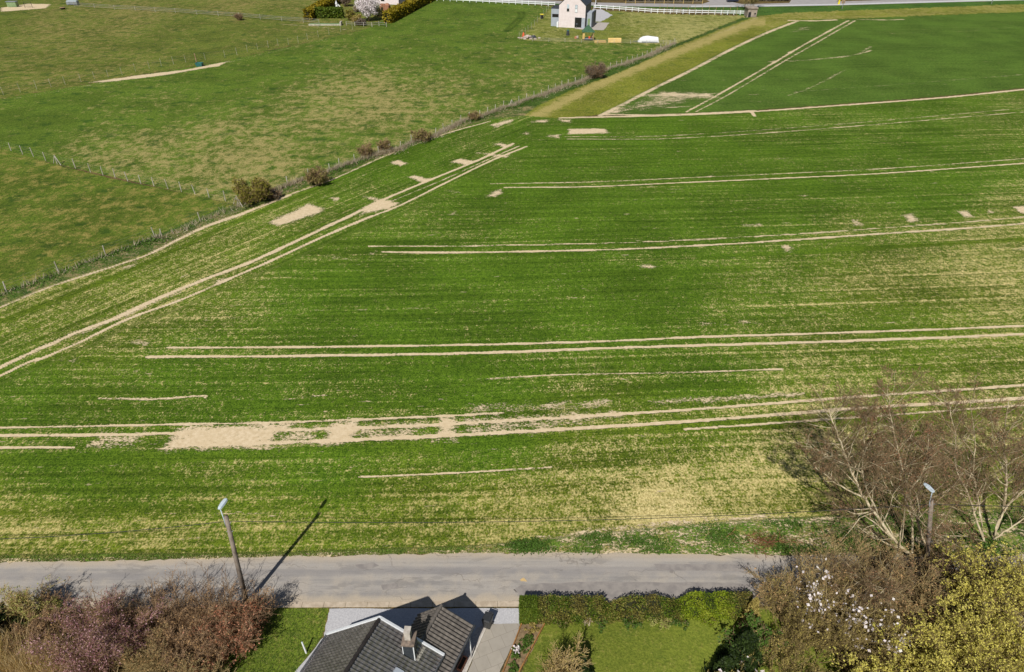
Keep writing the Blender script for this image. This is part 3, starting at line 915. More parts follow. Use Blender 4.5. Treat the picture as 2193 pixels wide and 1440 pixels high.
# two dark wheel tracks curving over the pasture
for pl in ([(1080, 68), (1100, 48), (1113, 35), (1110, 27)], [(1088, 68), (1112, 47), (1122, 34), (1120, 26)]):
    idx, D = line_field(pl)
    v = np.clip(1 - (D - 0.3) / 0.5, 0, 1)[:, None]
    colG[idx] = colG[idx] * (1 - 0.35 * v); dry[idx] -= 0.4 * v[:, 0]

cols = len(xs); rows = len(ys)
ii = np.arange((rows - 1) * cols).reshape(rows - 1, cols)[:, :-1].ravel()
quads = np.stack([ii, ii + cols, ii + cols + 1, ii + 1], 1)
freg = region[quads[:, 0]]
names = order + ['pasture', 'ground']
for k, nm in enumerate(names):
    f = quads[freg == k]
    if len(f) == 0: continue
    u, inv = np.unique(f, return_inverse=True)
    V = np.stack([wx[u], wy[u], np.zeros(len(u))], 1)
    o = mesh_np({'garden_lawn_near': 'lawn', 'garden_lawn': 'house_lawn', 'hedge_bank': 'field_bank'}.get(nm, nm), [(V, inv.reshape(-1, 4), M['ground'])],
                attrs={'rowco': ('FLOAT_VECTOR', rowco[u]), 'col_green': ('FLOAT_COLOR', np.hstack([colG[u], np.ones((len(u), 1))])),
                       'col_dry': ('FLOAT_COLOR', np.hstack([colD[u], np.ones((len(u), 1))])), 'dry': ('FLOAT', dry[u]), 'soil': ('FLOAT', soil[u]), 'crop': ('FLOAT', crop[u]), 'contr': ('FLOAT', contr[u]), 'clump': ('FLOAT', clump[u])})
    tag(o, kind='structure')
# the land goes on to the horizon
M['land'] = mat_plain("distant_land", T(100, 120, 54), T(120, 124, 64), 0.02, 0.95)
tag(MB().poly([(-2500, -600, -0.03), (2500, -600, -0.03), (2500, 4000, -0.03), (-2500, 4000, -0.03)]).build('terrain', M['land']), kind='structure')


def sheet(name, poly, z, mat, jag=0.0, kind='structure', n=10, lat=False):
    """flat sheet from a photo-pixel outline, edges subdivided and slightly irregular"""
    out = []
    for i in range(len(poly)):
        a, b = np.array(poly[i], float), np.array(poly[(i + 1) % len(poly)], float)
        for t in np.linspace(0, 1, n, endpoint=False):
            p = a + (b - a) * t
            q = P(p[0], p[1], 0)
            q[0] += random.uniform(-jag, jag); q[1] += random.uniform(-jag, jag)
            q[2] = z
            out.append(q)
    o = MB().poly(out).build(name, mat)
    return tag(o, kind=kind)


# near road: a strip with a lateral coordinate
RT = [(-1500, 1236), (-700, 1221), (0, 1204), (200, 1202), (500, 1195), (700, 1190), (1000, 1185), (1200, 1184), (1500, 1187), (1700, 1189), (2193, 1190), (3000, 1192), (3900, 1195)]
RB = [(-1500, 1302), (-700, 1298), (0, 1293), (600, 1290), (1100, 1288), (1640, 1287), (2193, 1288), (3000, 1290), (3900, 1292)]
rt = np.array([P(*p) for p in RT]); rb = np.array([P(*p) for p in RB])
xr = np.arange(-70, 85, 0.35)
yt = np.interp(xr, rt[:, 0], rt[:, 1]) + np.convolve(RNG.normal(0, 0.10, len(xr)), np.ones(3) / 3, 'same') + RNG.normal(0, 0.04, len(xr))
yb = np.interp(xr, rb[:, 0], rb[:, 1])
nl = 7
V = np.array([[x, a + (b - a) * t, 0.006] for x, a, b in zip(xr, yt, yb) for t in np.linspace(0, 1, nl)])
q0 = (np.arange(len(xr) - 1)[:, None] * nl + np.arange(nl - 1)[None, :]).ravel()
F = np.stack([q0, q0 + 1, q0 + nl + 1, q0 + nl], 1)
lat = np.tile(np.linspace(0, 1, nl), len(xr))
tag(mesh_np('road', [(V, F, M['road'])], attrs={'lat': ('FLOAT', lat)}), kind='structure')
sheet('road_patch', [(1100, 1262), (1120, 1252), (1250, 1246), (1420, 1248), (1600, 1250), (1640, 1256), (1640, 1280), (1400, 1282), (1200, 1283), (1110, 1276)], 0.010, M['patch'], 0.06)
for pp in ([(330, 1262), (420, 1258), (520, 1260), (540, 1268), (420, 1272), (340, 1270)], [(760, 1210), (800, 1205), (812, 1212), (790, 1220), (765, 1218)], [(815, 1253), (850, 1249), (856, 1260), (820, 1264)],
           [(1400, 1208), (1600, 1210), (1606, 1224), (1410, 1222)]):
    sheet('road_patch', pp, 0.009, M['patch'], 0.02, n=4)
sheet('paint_mark', [(1114, 1243), (1118, 1239), (1122, 1237), (1127, 1243), (1129, 1246), (1115, 1245)], 0.014, M['paint'], 0.02, n=3)
# concrete gutter slabs along the near edge
g = MB()
gy0 = np.interp(np.arange(-70, 85, 1.5), rb[:, 0], rb[:, 1])
for i, x in enumerate(np.arange(-70, 83.5, 1.5)):
    y = gy0[i]
    g.box(x + 0.01, x + 1.49, y - 0.42, y - 0.005, -0.05, 0.014 + random.uniform(0, 0.006))
g.build('kerb', M['gutter'])['kind'] = 'structure'

# paving round the near house
sheet('gravel_yard', [(706, 1304), (1112, 1303), (1113, 1337), (1048, 1338), (1030, 1360), (1000, 1440), (960, 1560), (580, 1560), (632, 1440), (694, 1363)], 0.012, M['gravel'], 0.05)
sheet('driveway', [(1046, 1337), (1113, 1336), (1108, 1360), (1070, 1440), (1030, 1560), (960, 1560), (1002, 1440), (1030, 1370)], 0.018, M['slabs'], 0.02)
sheet('pebble_strip', [(1022, 1345), (1043, 1338), (1020, 1388), (994, 1440), (950, 1560), (910, 1560), (962, 1440), (990, 1390)], 0.024, M['pebbles'], 0.01)
sheet('planting_bed', [(1116, 1338), (1165, 1337), (1142, 1390), (1112, 1440), (1060, 1560), (1034, 1560), (1074, 1440), (1106, 1362)], 0.016, M['bed'], 0.03)
kb = MB()
a, b = P(1044, 1338), P(940, 1570)
kb.bar(a + np.array([0, 0, .04]), b + np.array([0, 0, .04]), 0.10, 0.12)
kb.build('kerb_stone', M['kerb'])['kind'] = 'structure'

# far road, its pale edge, and the forecourt beyond
def strip_px(name, top, bot, z, mat):
    v, f = [], []
    for i, (a, b) in enumerate(zip(top, bot)):
        v += [P(*a), P(*b)]
        v[-1][2] = v[-2][2] = z
        if i: f.append((2 * i - 2, 2 * i - 1, 2 * i + 1, 2 * i))
    m = MB().add(v, f)
    return tag(m.build(name, mat), kind='structure')


FRX = [-600, 880, 1080, 1190, 1280, 1480, 1620, 1790, 2000, 2193, 3000]
FRT = [-55, -11, -2, 2, 6, 9.5, 9, 3.5, -2, -7, -50]
FRB = [-46, -5, 4, 8, 13, 16, 15, 12, 6, 1, -40]
strip_px('far_road', list(zip(FRX, FRT)), list(zip(FRX, FRB)), 0.02, M['farroad'])
strip_px('road_edge', [(x, y - 3.2) for x, y in zip(FRX[5:], FRB[5:])], [(x, y - 0.4) for x, y in zip(FRX[5:], FRB[5:])], 0.03, M['roadline'])
sheet('forecourt', [(1500, 10), (1590, 9.5), (1560, 3), (1545, -8), (1500, -8), (1520, 4)], 0.014, M['farroad'])
sheet('forecourt', [(1690, 7), (1790, 4), (1810, -8), (1700, -8)], 0.014, M['farroad'])
sheet('house_terrace', [(1228, 62), (1252, 64), (1292, 65), (1306, 49), (1268, 48), (1256, 58), (1236, 61)], 0.012, M['pebbles'], 0.2)
sheet('house_driveway', [(1264, 46), (1285, 47), (1300, 40), (1312, 33), (1290, 21), (1270, 20)], 0.016, M['gravel'], 0.3)

# ------------------------------------------------------------------ plants: growth
def unit(a): return a / (np.linalg.norm(a, axis=-1, keepdims=True) + 1e-9)


def grow(rng, Pt, D, L, R, levels):
    """level by level branching; returns per level (points MxNx3, radii MxN)"""
    out = []
    Pt, D, L, R = (np.asarray(a, float) for a in (Pt, D, L, R))
    for lv in levels:
        n, Mn = lv['n'], len(Pt)
        if Mn == 0: break
        pts = np.zeros((Mn, n + 1, 3)); pts[:, 0] = Pt
        dirs = np.zeros((Mn, n, 3))
        d = unit(D.copy())
        for i in range(n):
            d = d + rng.normal(0, lv.get('w', 0.12), (Mn, 3))
            d[:, 2] += lv.get('up', 0.0)
            d = unit(d)
            dirs[:, i] = d
            pts[:, i + 1] = pts[:, i] + d * (L / n)[:, None]
        pts[:, 1:, 2] = np.maximum(pts[:, 1:, 2], 0.03)
        rad = R[:, None] * (1 - (1 - lv.get('taper', 0.35)) * np.linspace(0, 1, n + 1))[None]
        out.append((pts, rad))
        k = lv.get('k', 0)
        if k:
            kk = rng.poisson(k, Mn) if lv.get('var', True) else np.full(Mn, k)
            par = np.repeat(np.arange(Mn), kk)
            if len(par) == 0: break
            t = rng.uniform(lv.get('t0', 0.25), 1.0, len(par))
            f = np.minimum((t * n).astype(int), n - 1)
            fr = t * n - f
            p = pts[par, f] + (pts[par, f + 1] - pts[par, f]) * fr[:, None]
            bd = dirs[par, f]
            rv = rng.normal(0, 1, (len(par), 3))
            rv -= (rv * bd).sum(1, keepdims=True) * bd
            rv = unit(rv)
            an = rng.normal(lv.get('a', 0.8), 0.18, len(par))
            D = bd * np.cos(an)[:, None] + rv * np.sin(an)[:, None]
            Pt = p
            R = (rad[par, f] * lv.get('rf', 0.55))
            L = L[par] * lv.get('lf', 0.5) * (1.25 - 0.55 * t) * rng.uniform(0.65, 1.25, len(par))
    return out


def wood(levels, k=3, rmin=0.006):
    """prisms along every branch piece"""
    P0 = np.concatenate([p[:, :-1].reshape(-1, 3) for p, r in levels])
    P1 = np.concatenate([p[:, 1:].reshape(-1, 3) for p, r in levels])
    R0 = np.maximum(np.concatenate([r[:, :-1].ravel() for p, r in levels]), rmin)
    R1 = np.maximum(np.concatenate([r[:, 1:].ravel() for p, r in levels]), rmin)
    d = unit(P1 - P0)
    up = np.where(np.abs(d[:, 2:3]) < 0.9, np.array([[0, 0, 1.0]]), np.array([[0, 1.0, 0]]))
    s = unit(np.cross(d, up)); u = np.cross(s, d)
    an = 2 * np.pi * np.arange(k) / k
    ring = s[:, None] * np.cos(an)[None, :, None] + u[:, None] * np.sin(an)[None, :, None]
    ext = (P1 - P0) * 0.03
    A = (P0 - ext)[:, None] + ring * R0[:, None, None]
    B = (P1 + ext)[:, None] + ring * R1[:, None, None]
    V = np.concatenate([A, B], 1).reshape(-1, 3)
    n = len(P0)
    j = np.arange(k); j2 = (j + 1) % k
    F = np.stack([j, j2, k + j2, k + j], 1)[None] + (np.arange(n) * 2 * k)[:, None, None]
    return V, F.reshape(-1, 4)


def leaves(rng, C, size, aspect=0.55, flat=0.0, var=0.4):
    """one rhombic leaf per centre"""
    n = len(C)
    a = unit(rng.normal(0, 1, (n, 3)))
    b = rng.normal(0, 1, (n, 3))
    if flat > 0:
        a[:, 2] *= (1 - flat); a = unit(a); b[:, 2] *= (1 - flat)
    b -= (b * a).sum(1, keepdims=True) * a
    b = unit(b)
    s = size * rng.uniform(1 - var, 1 + var, (n, 1))
    V = np.stack([C - a * s, C + b * s * aspect, C + a * s, C - b * s * aspect], 1).reshape(-1, 3)
    F = (np.arange(n) * 4)[:, None] + np.arange(4)[None]
    return V, F


def on_branches(rng, levels, n, spread=0.05, which=(-1,), tmin=0.2):
    pts = []
    ps = [levels[i][0] for i in which if -len(levels) <= i]
    tot = sum(len(p) for p in ps)
    for p in ps:
        m = max(1, int(n * len(p) / tot))
        i = rng.integers(0, len(p), m)
        t = rng.uniform(tmin, 1, m) * (p.shape[1] - 1)
        f = np.minimum(t.astype(int), p.shape[1] - 2)
        q = p[i, f] + (p[i, f + 1] - p[i, f]) * (t - f)[:, None]
        pts.append(q + rng.normal(0, spread, q.shape))
    return np.concatenate(pts)


def blades(rng, C, h, wd, lean=0.35):
    """grass or stem blades: thin triangles rising from the centres"""
    n = len(C)
    d = np.stack([rng.normal(0, lean, n), rng.normal(0, lean, n), np.ones(n)], 1)
    hh = h * rng.uniform(0.5, 1.2, (n, 1))
    a = rng.uniform(0, 2 * np.pi, n)
    s = np.stack([np.cos(a), np.sin(a), np.zeros(n)], 1) * wd / 2
    V = np.stack([C - s, C + s, C + unit(d) * hh], 1).reshape(-1, 3)
    F = (np.arange(n) * 3)[:, None] + np.arange(3)[None]
    return V, F


SHRUB_N = [0]


def shrub(name, base, h, spread, label, cat, bark, leafm, stems=11, nleaf=3000, ls=0.07, group=None, k1=7, k2=6, k3=0, wander=0.10, up=0.06,
          tilt=0.5, extra=None, seed=None, rtwig=0.008, flat=0.0, leafspread=0.05, rad0=0.03):
    """many-stemmed shrub: an Empty with stems and foliage"""
    SHRUB_N[0] += 1
    rng = np.random.default_rng(seed or (100 + SHRUB_N[0]))
    root = empty(name, base, label, cat, group)
    a = rng.uniform(0, 2 * np.pi, stems)
    rr = np.sqrt(rng.uniform(0, 1, stems)) * spread * 0.35
    p0 = np.stack([np.cos(a) * rr, np.sin(a) * rr, np.full(stems, -0.05)], 1)
    tl = rng.uniform(0.1, 1, stems) * tilt
    a2 = a + rng.normal(0, 0.5, stems)
    d = np.stack([np.cos(a2) * np.sin(tl), np.sin(a2) * np.sin(tl), np.cos(tl)], 1)
    L = h * rng.uniform(0.65, 1.08, stems)
    lv = [dict(n=6, w=wander, up=up, k=k1, t0=0.22, a=0.6, lf=0.42, rf=0.5, taper=0.25),
          dict(n=3, w=0.16, up=0.05, k=k2, t0=0.15, a=0.7, lf=0.5, rf=0.6, taper=0.4),
          dict(n=2, w=0.2, up=0.03, k=k3, t0=0.15, a=0.7, lf=0.55, rf=0.7, taper=0.5)]
    if k3: lv.append(dict(n=2, w=0.2, up=0.0))
    g_ = grow(rng, p0, d, L, np.full(stems, rad0) * h / 3.0, lv)
    V, F = wood(g_, 3, rtwig)
    mesh_np('stems', [(V, F, bark)], root)
    if nleaf:
        C = on_branches(rng, g_, nleaf, leafspread, (-1, -2) if len(g_) > 2 else (-1,))
        ch = [(*leaves(rng, C, ls, flat=flat), leafm)]
        mesh_np('foliage', ch, root)
    if extra:
        for nm, m2, n2, s2, sel in extra:
            C = on_branches(rng, g_, n2 * 4, leafspread, (-1,))
            C = C[sel(C)][:n2]
            if len(C): mesh_np(nm, [(*leaves(rng, C, s2, 0.8), m2)], root)
    return root


def hedge(name, x0, x1, y0, y1, h, label, leafm, n, ls=0.06, hfun=None, rough=0.06, group=None, rz=0.0, loc=None, cat='hedge', coreinset=0.14, mix=None):
    """clipped hedge: leaf shell round a dark twiggy inside. Local x0..x1, y0..y1"""
    rng = np.random.default_rng(int(abs(x0 * 100) + abs(y0 * 10)) + n)
    loc = loc or ((x0 + x1) / 2, (y0 + y1) / 2, 0)
    root = empty(name, loc, label, cat, group, rz)
    lx, ly = abs(x1 - x0), abs(y1 - y0)
    hf = hfun or (lambda t: np.full_like(t, 1.0))
    # leaves near the surface
    u = rng.uniform(0, 1, n)
    ht = h * hf(u)
    area = np.array([ly, 1.1 * h, 1.1 * h, 0.6 * h * ly / lx, 0.6 * h * ly / lx]) + 1e-6
    side = rng.choice(5, n, p=area / area.sum())
    depth = np.abs(rng.normal(0, rough * 1.8, n)) - rough * 0.4
    C = np.zeros((n, 3))
    v = rng.uniform(0, 1, n)
    for s_ in range(5):
        m = side == s_
        if s_ == 0: C[m] = np.stack([(u[m] - .5) * lx, (v[m] - .5) * ly, ht[m] - depth[m]], 1)
        elif s_ == 1: C[m] = np.stack([(u[m] - .5) * lx, -ly / 2 + depth[m], v[m] * ht[m]], 1)
        elif s_ == 2: C[m] = np.stack([(u[m] - .5) * lx, ly / 2 - depth[m], v[m] * ht[m]], 1)
        elif s_ == 3: C[m] = np.stack([-lx / 2 + depth[m], (u[m] - .5) * ly, v[m] * h * hf(np.zeros(m.sum()))], 1)
        else: C[m] = np.stack([lx / 2 - depth[m], (u[m] - .5) * ly, v[m] * h * hf(np.ones(m.sum()))], 1)
    bul = np.sin(C[:, 0] * 3.7 + loc[0]) * np.sin(C[:, 2] * 4.3 + 2) * rough * 0.9
    C[:, 1] += np.where(C[:, 1] < 0, bul, -bul); C[:, 2] += np.where(side == 0, np.abs(rng.normal(0, rough * 0.6, n)) * (np.sin(C[:, 0] * 6) > 0.2), 0)
    C += rng.normal(0, rough * 0.5, C.shape)
    C[:, 2] = np.maximum(C[:, 2], 0.02)
    if mix:
        cl = np.sin(C[:, 0] * 2.3 + 1.1) * np.sin(C[:, 2] * 3.1 + C[:, 0] * 0.9) + np.sin(C[:, 0] * 5.1 + C[:, 2] * 2.2) * 0.5 + rng.normal(0, 0.45, n)
        q1 = cl > 0.45; q2 = cl < -0.75
        ch = [(*leaves(rng, C[~q1 & ~q2], ls, 0.6), leafm), (*leaves(rng, C[q1], ls * 1.1, 0.6), mix[0]), (*leaves(rng, C[q2], ls * 0.9, 0.5), mix[1])]
    else: ch = [(*leaves(rng, C, ls, 0.6), leafm)]
    mesh_np('foliage', ch, root)
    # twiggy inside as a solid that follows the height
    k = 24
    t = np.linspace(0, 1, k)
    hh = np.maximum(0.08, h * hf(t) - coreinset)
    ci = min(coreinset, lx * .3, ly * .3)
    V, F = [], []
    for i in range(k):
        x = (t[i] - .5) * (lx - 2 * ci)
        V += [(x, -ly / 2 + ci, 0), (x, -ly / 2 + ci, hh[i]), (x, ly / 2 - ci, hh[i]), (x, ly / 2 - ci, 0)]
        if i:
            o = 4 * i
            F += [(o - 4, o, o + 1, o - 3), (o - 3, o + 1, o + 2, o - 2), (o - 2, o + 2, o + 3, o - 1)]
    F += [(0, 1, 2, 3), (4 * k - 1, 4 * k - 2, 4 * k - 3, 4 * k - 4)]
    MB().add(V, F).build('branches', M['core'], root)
    return root


def cone_tree(name, base, h, r, label, leafm, n, ls=0.09, group=None, trunk=True):
    rng = np.random.default_rng(int(h * 100 + r * 10) + n)
    root = empty(name, base, label, 'conifer' if trunk else 'shrub', group)
    MB().tube([(0, 0, -0.05), (0.02, 0, h * 0.5), (0, 0.02, h * 0.93)], [0.09, 0.06, 0.015], 6).build('trunk', M['bark_dark'], root)
    t = rng.uniform(0.02, 1, n) ** 1.25
    prof = r * (1 - t) ** 0.75 + 0.04
    a = rng.uniform(0, 2 * np.pi, n)
    lob = 1 + 0.22 * np.sin(a * 5 + t * 9) + rng.normal(0, 0.10, n)
    rr = prof * lob * np.sqrt(rng.uniform(0.45, 1.0, n))
    C = np.stack([np.cos(a) * rr, np.sin(a) * rr, t * h + 0.05], 1)
    mesh_np('crown', [(*leaves(rng, C, ls, 0.45), leafm)], root)
    return root


# ------------------------------------------------------------------ left thicket beside the road
def B(px, py): return P(px, py, 0)


for px, py, h, sp, n in [(345, 1440, 2.6, 2.0, 2600), (420, 1418, 2.5, 2.0, 2400), (470, 1400, 2.6, 1.9, 2400), (395, 1372, 2.3, 1.9, 2000), (455, 1352, 2.3, 1.9, 2000), (500, 1378, 2.3, 1.8, 2000),
                          (330, 1375, 2.3, 1.8, 1800), (430, 1490, 2.4, 1.9, 2200), (350, 1520, 2.6, 2.0, 2200), (150, 1395, 1.7, 2.0, 2000), (70, 1385, 1.6, 2.0, 2000), (-30, 1380, 1.7, 2.2, 1800), (110, 1350, 1.4, 1.8, 1600), (270, 1345, 1.9, 1.6, 1500)]:
    lab = {(345, 1440): 'bare brown shrub in front of the purple blossoming bush', (420, 1418): 'bare brown shrub in the middle of the thicket left of the house',
           (470, 1400): 'bare brown shrub just behind the copper leaved bush', (395, 1372): 'bare brown shrub at the road between purple bush and utility pole',
           (455, 1352): 'bare brown shrub at the foot of the leaning wooden pole', (500, 1378): 'bare brown shrub casting twiggy shadow on the road by the pole',
           (330, 1375): 'bare brown shrub right behind the purple blossoming bush', (430, 1490): 'low brown shrub at the bottom edge beside the front lawn',
           (350, 1520): 'brown shrub at the bottom edge below the purple bush', (150, 1395): 'low russet shrub between the dry reeds and the purple bush',
           (70, 1385): 'low russet shrub just behind the dry reeds', (-30, 1380): 'low russet shrub at the left edge of the photo', (110, 1350): 'small russet shrub beside the pale green bush',
           (270, 1345): 'small dark twiggy shrub on the road edge behind purple blossom'}[(px, py)]
    shrub('bare_shrub', B(px, py), h, sp, lab, 'shrub', M['bark_dark'] if py < 1420 else M['bark_brown'], M['l_brown'], 24, int(n * 0.6), 0.045, 'brown shrubs of the left thicket', 9, 8, tilt=0.75, rtwig=0.009)
shrub('purple_blossom_bush', B(235, 1425), 3.9, 2.4, 'large purple pink blossoming bush in the left thicket', 'bush', M['bark_dark'], M['l_purple'], 26, 12000, 0.05, None, 11, 10, tilt=0.56, leafspread=0.10, rtwig=0.008)
shrub('copper_bush', B(512, 1388), 2.9, 1.5, 'rounded bush with copper dead leaves at the lawn corner', 'bush', M['bark_dark'], M['l_copper'], 20, 4200, 0.065, None, 9, 8, tilt=0.8, leafspread=0.08)
shrub('copper_bush', B(425, 1475), 2.0, 1.3, 'small copper leaved bush at the bottom among brown shrubs', 'bush', M['bark_dark'], M['l_copper'], 14, 1500, 0.06, None, 8, 7, tilt=0.8, leafspread=0.08)
shrub('willow_bush', B(62, 1322), 2.5, 0.9, 'pale green willow bush on the road edge, left', 'bush', M['bark_straw'], M['l_pale'], 16, 2000, 0.05, None, 8, 7, tilt=0.45)
shrub('privet_bush', B(110, 1322), 1.2, 1.8, 'low pale green bush joined to the willow bush', 'bush', M['bark_straw'], M['l_pale'], 20, 2200, 0.055, None, 7, 6, tilt=0.9)
shrub('evergreen_bush', B(20, 1335), 1.0, 1.8, 'low dark green bush at the foot of the pale willow', 'bush', M['bark_dark'], M['l_conifer'], 16, 3000, 0.07, None, 7, 6, tilt=0.9)
shrub('bare_shrub', B(130, 1300), 1.7, 1.1, 'thin bare shrub with a fan of twigs on the road', 'shrub', M['bark_dark'], M['l_brown'], 14, 300, 0.04, 'brown shrubs of the left thicket', 6, 6, tilt=0.6)
shrub('bare_shrub', B(548, 1326), 2.4, 1.0, 'tall thin bare shrub next to the utility pole', 'shrub', M['bark_dark'], M['l_brown'], 16, 400, 0.04, 'brown shrubs of the left thicket', 6, 6, tilt=0.5)
for px, py, h, lab in [(330, 1322, 3.2, 'whippy bare shrub on the road edge behind the purple bush, left of its neighbour'), (390, 1320, 3.4, 'whippy bare shrub on the road edge between purple bush and pole'), (450, 1318, 3.6, 'whippy bare shrub on the road edge just left of the pole'),
                       (480, 1322, 3.4, 'tall whippy bare shrub right at the wooden pole'), (566, 1330, 2.6, 'whippy bare shrub at the corner of the front lawn'), (215, 1312, 2.2, 'whippy bare shrub on the road edge left of the purple bush')]:
    shrub('bare_shrub', B(px, py), h, 1.0, lab, 'shrub', M['bark_dark'], M['l_brown'], 12, 90, 0.04, 'brown shrubs of the left thicket', 5, 3, tilt=0.45, rtwig=0.009, wander=0.06, up=0.1)
rng = np.random.default_rng(5)
# dry reeds at the bottom left corner
for rx0, ry0, lab in [(40, 1470, 'straw coloured dry reed clump in the bottom left corner'), (130, 1480, 'straw coloured dry reed clump left of the purple bush'), (-40, 1440, 'straw coloured reed clump cut by the left edge')]:
    root = empty('reed_clump', B(rx0, ry0), lab, 'reeds', 'dry reed clumps')
    C = np.stack([rng.normal(0, 1.2, 3000), rng.normal(0, 0.9, 3000), np.zeros(3000)], 1)
    mesh_np('blades', [(*blades(rng, C, 2.3, 0.06, 0.42), M['l_straw'])], root)
    C = np.stack([rng.normal(0, 1.1, 900), rng.normal(0, 0.9, 900), rng.uniform(0.05, 0.9, 900)], 1)
    mesh_np('seed_heads', [(*leaves(rng, C, 0.09, 0.3), M['l_straw'])], root)

# ------------------------------------------------------------------ hedges and garden plants on the right
hA, hB = P(1113, 1337), P(1313, 1334)
hedge('garden_hedge', hA[0], hA[0] + 1.15, hA[1], hA[1] + 1.0, 1.75, 'dark clipped hedge end beside the driveway', M['l_hedge'], 7000, 0.055, None, 0.035, 'hedges along the near road')
hedge('garden_hedge', hA[0] + 1.17, hB[0], hA[1] + 0.05, hA[1] + 1.05, 1.6, 'long olive hedge between clipped end and first gap', M['l_mixed'], 14000, 0.06,
      lambda t: np.where(t > 0.78, 1 - 0.72 * ((t - 0.78) / 0.22) ** 1.5, 1.0) * (1 + 0.03 * np.sin(t * 40)), 0.11, 'hedges along the near road', mix=(M['l_hedge'], M['l_oliveh']))
h2a, h2b = P(1312, 1334), P(1460, 1330)
hedge('garden_hedge', h2a[0], h2b[0], h2a[1] + 0.05, h2a[1] + 1.05, 1.55, 'rounded olive hedge between the two low gaps', M['l_mixed'], 9000, 0.06,
      lambda t: 0.32 + 0.68 * np.sin(np.clip(t, 0, 1) * math.pi) ** 0.5, 0.12, 'hedges along the near road', mix=(M['l_hedge'], M['l_oliveh']))
h3a, h3b = P(1452, 1330), P(1566, 1326)
hedge('garden_hedge', h3a[0], h3b[0], h3a[1] + 0.1, h3a[1] + 1.15, 1.55, 'bright yellow green hedge near the pointed shrub', M['l_bright'], 9000, 0.06,
      lambda t: np.where(t < 0.3, 0.35 + 0.65 * np.sin(np.clip(t / 0.3, 0, 1) * math.pi / 2), 1.0), 0.08, 'hedges along the near road', mix=(M['l_bright2'], M['l_hedge']))
h4a, h4b = P(1557, 1330), P(1600, 1326)
hedge('garden_hedge', h4a[0], h4b[0] + 0.2, h4a[1] + 0.1, h4a[1] + 1.1, 1.65, 'brownish hedge end joining the pointed shrub', M['l_mixed'], 4500, 0.06, None, 0.13, 'hedges along the near road', mix=(M['l_hedge'], M['l_oliveh']))
cone_tree('pointed_shrub', B(1602, 1338), 2.9, 0.62, 'pointed olive conifer at the end of the hedge row', M['l_olive'], 3200, 0.07)
for px, py, lab in [(1195, 1332, 'leafy ground ivy at the foot of the olive hedge'), (1285, 1334, 'green ivy at the foot of the hedge by the first gap'), (1350, 1334, 'green ivy creeping in front of the rounded hedge'), (1410, 1333, 'yellowish ivy under the right half of the rounded hedge'), (1455, 1328, 'dark green ivy filling the gap before the bright hedge'), (1520, 1330, 'ivy at the foot of the bright hedge')]:
    shrub('ivy', B(px, py), 0.55, 1.3, lab, 'ivy', M['bark_dark'], {1195: M['l_hedge'], 1410: M['l_pale'], 1520: M['l_bright']}.get(px, M['l_weed']), 18, 1000, 0.055, None, 5, 4, tilt=1.2)
shrub('pale_stump_shrub', B(1257, 1338), 0.8, 0.4, 'short bare grey stump in front of the hedge', 'stump', M['bark_pale'], M['l_brown'], 6, 60, 0.03, None, 2, 2, tilt=0.4, rad0=0.2)
# dark conifer and magnolia on the lawn's right side
cone_tree('dark_conifer', B(1585, 1425), 3.6, 1.25, 'broad dark green evergreen at the right end of the lawn', M['l_conifer'], 9000, 0.10)
cone_tree('dark_conifer', B(1545, 1460), 2.6, 1.0, 'small dark evergreen standing in for the lawn shadow left of the white magnolia', M['l_conifer'], 5000, 0.09)  # dark plant added in place of the feathery tree shadow on the lawn
shrub('evergreen_bush', B(1600, 1400), 2.3, 1.0, 'glossy green laurel beside the dark evergreen', 'bush', M['bark_dark'], M['l_weed'], 14, 3400, 0.08, None, 7, 6, tilt=0.7)
shrub('magnolia', B(1575, 1500), 2.5, 1.7, 'white blossoming magnolia shrub on the lawn at the bottom edge', 'magnolia', M['bark_olive'], M['l_olive'], 16, 2600, 0.06, None, 7, 6, tilt=0.75,
      extra=[('blossoms', M['l_white'], 420, 0.11, lambda C: C[:, 2] > 0.9)])
shrub('garden_tree', B(1196, 1480), 3.2, 1.0, 'pointed dry yellowish tree on the lawn at the bottom edge', 'tree', M['bark_straw'], M['l_olive'], 20, 2000, 0.05, None, 10, 8, tilt=0.36, rtwig=0.010, up=0.08, leafspread=0.06)
cone_tree('dark_conifer', B(1240, 1452), 2.7, 0.75, 'slim dark green conifer standing in for the shadow right of the pointed dry tree, at the bottom edge', M['l_conifer'], 4200, 0.09)  # added where the dry tree's shadow darkens the lawn
for px, py, h, lab in [(1128, 1375, 0.35, 'green perennials in the planting bed by the driveway'), (1112, 1400, 0.4, 'leafy green plants beside the white flowers in the bed'), (1100, 1436, 0.3, 'low green plants at the near end of the bed'), (1140, 1350, 0.3, 'dry grey stems at the far end of the bed')]:
    shrub('bed_plant', B(px, py), h, 0.8, lab, 'plant', M['bark_olive'], M['l_weed'] if py != 1350 else M['l_olive'], 18, 500, 0.06, None, 4, 3, tilt=1.1)
fl = empty('white_flowers', B(1106, 1398), 'small clump of white flowers in the planting bed', 'flowers')
C = np.stack([rng.normal(0, .12, 40), rng.normal(0, .16, 40), rng.uniform(.25, .42, 40)], 1)
mesh_np('blossoms', [(*leaves(rng, C, 0.07, 0.8), M['l_white'])], fl)
mesh_np('stalks', [(*blades(rng, C * np.array([1, 1, 0]), 0.36, 0.02, 0.1), M['l_weed'])], fl)
for a, b, lab in [((1117, 1338), (1032, 1560), 'brown edging board between driveway and planting bed'), ((1166, 1338), (1112, 1440), 'thin edging board between planting bed and lawn')]:
    m = MB(); A_, B_ = P(*a), P(*b)
    m.bar(A_ + np.array([0, 0, .08]), B_ + np.array([0, 0, .08]), 0.07, 0.18)
    tag(m.build('edging_board', M['board']), lab, 'edging board')

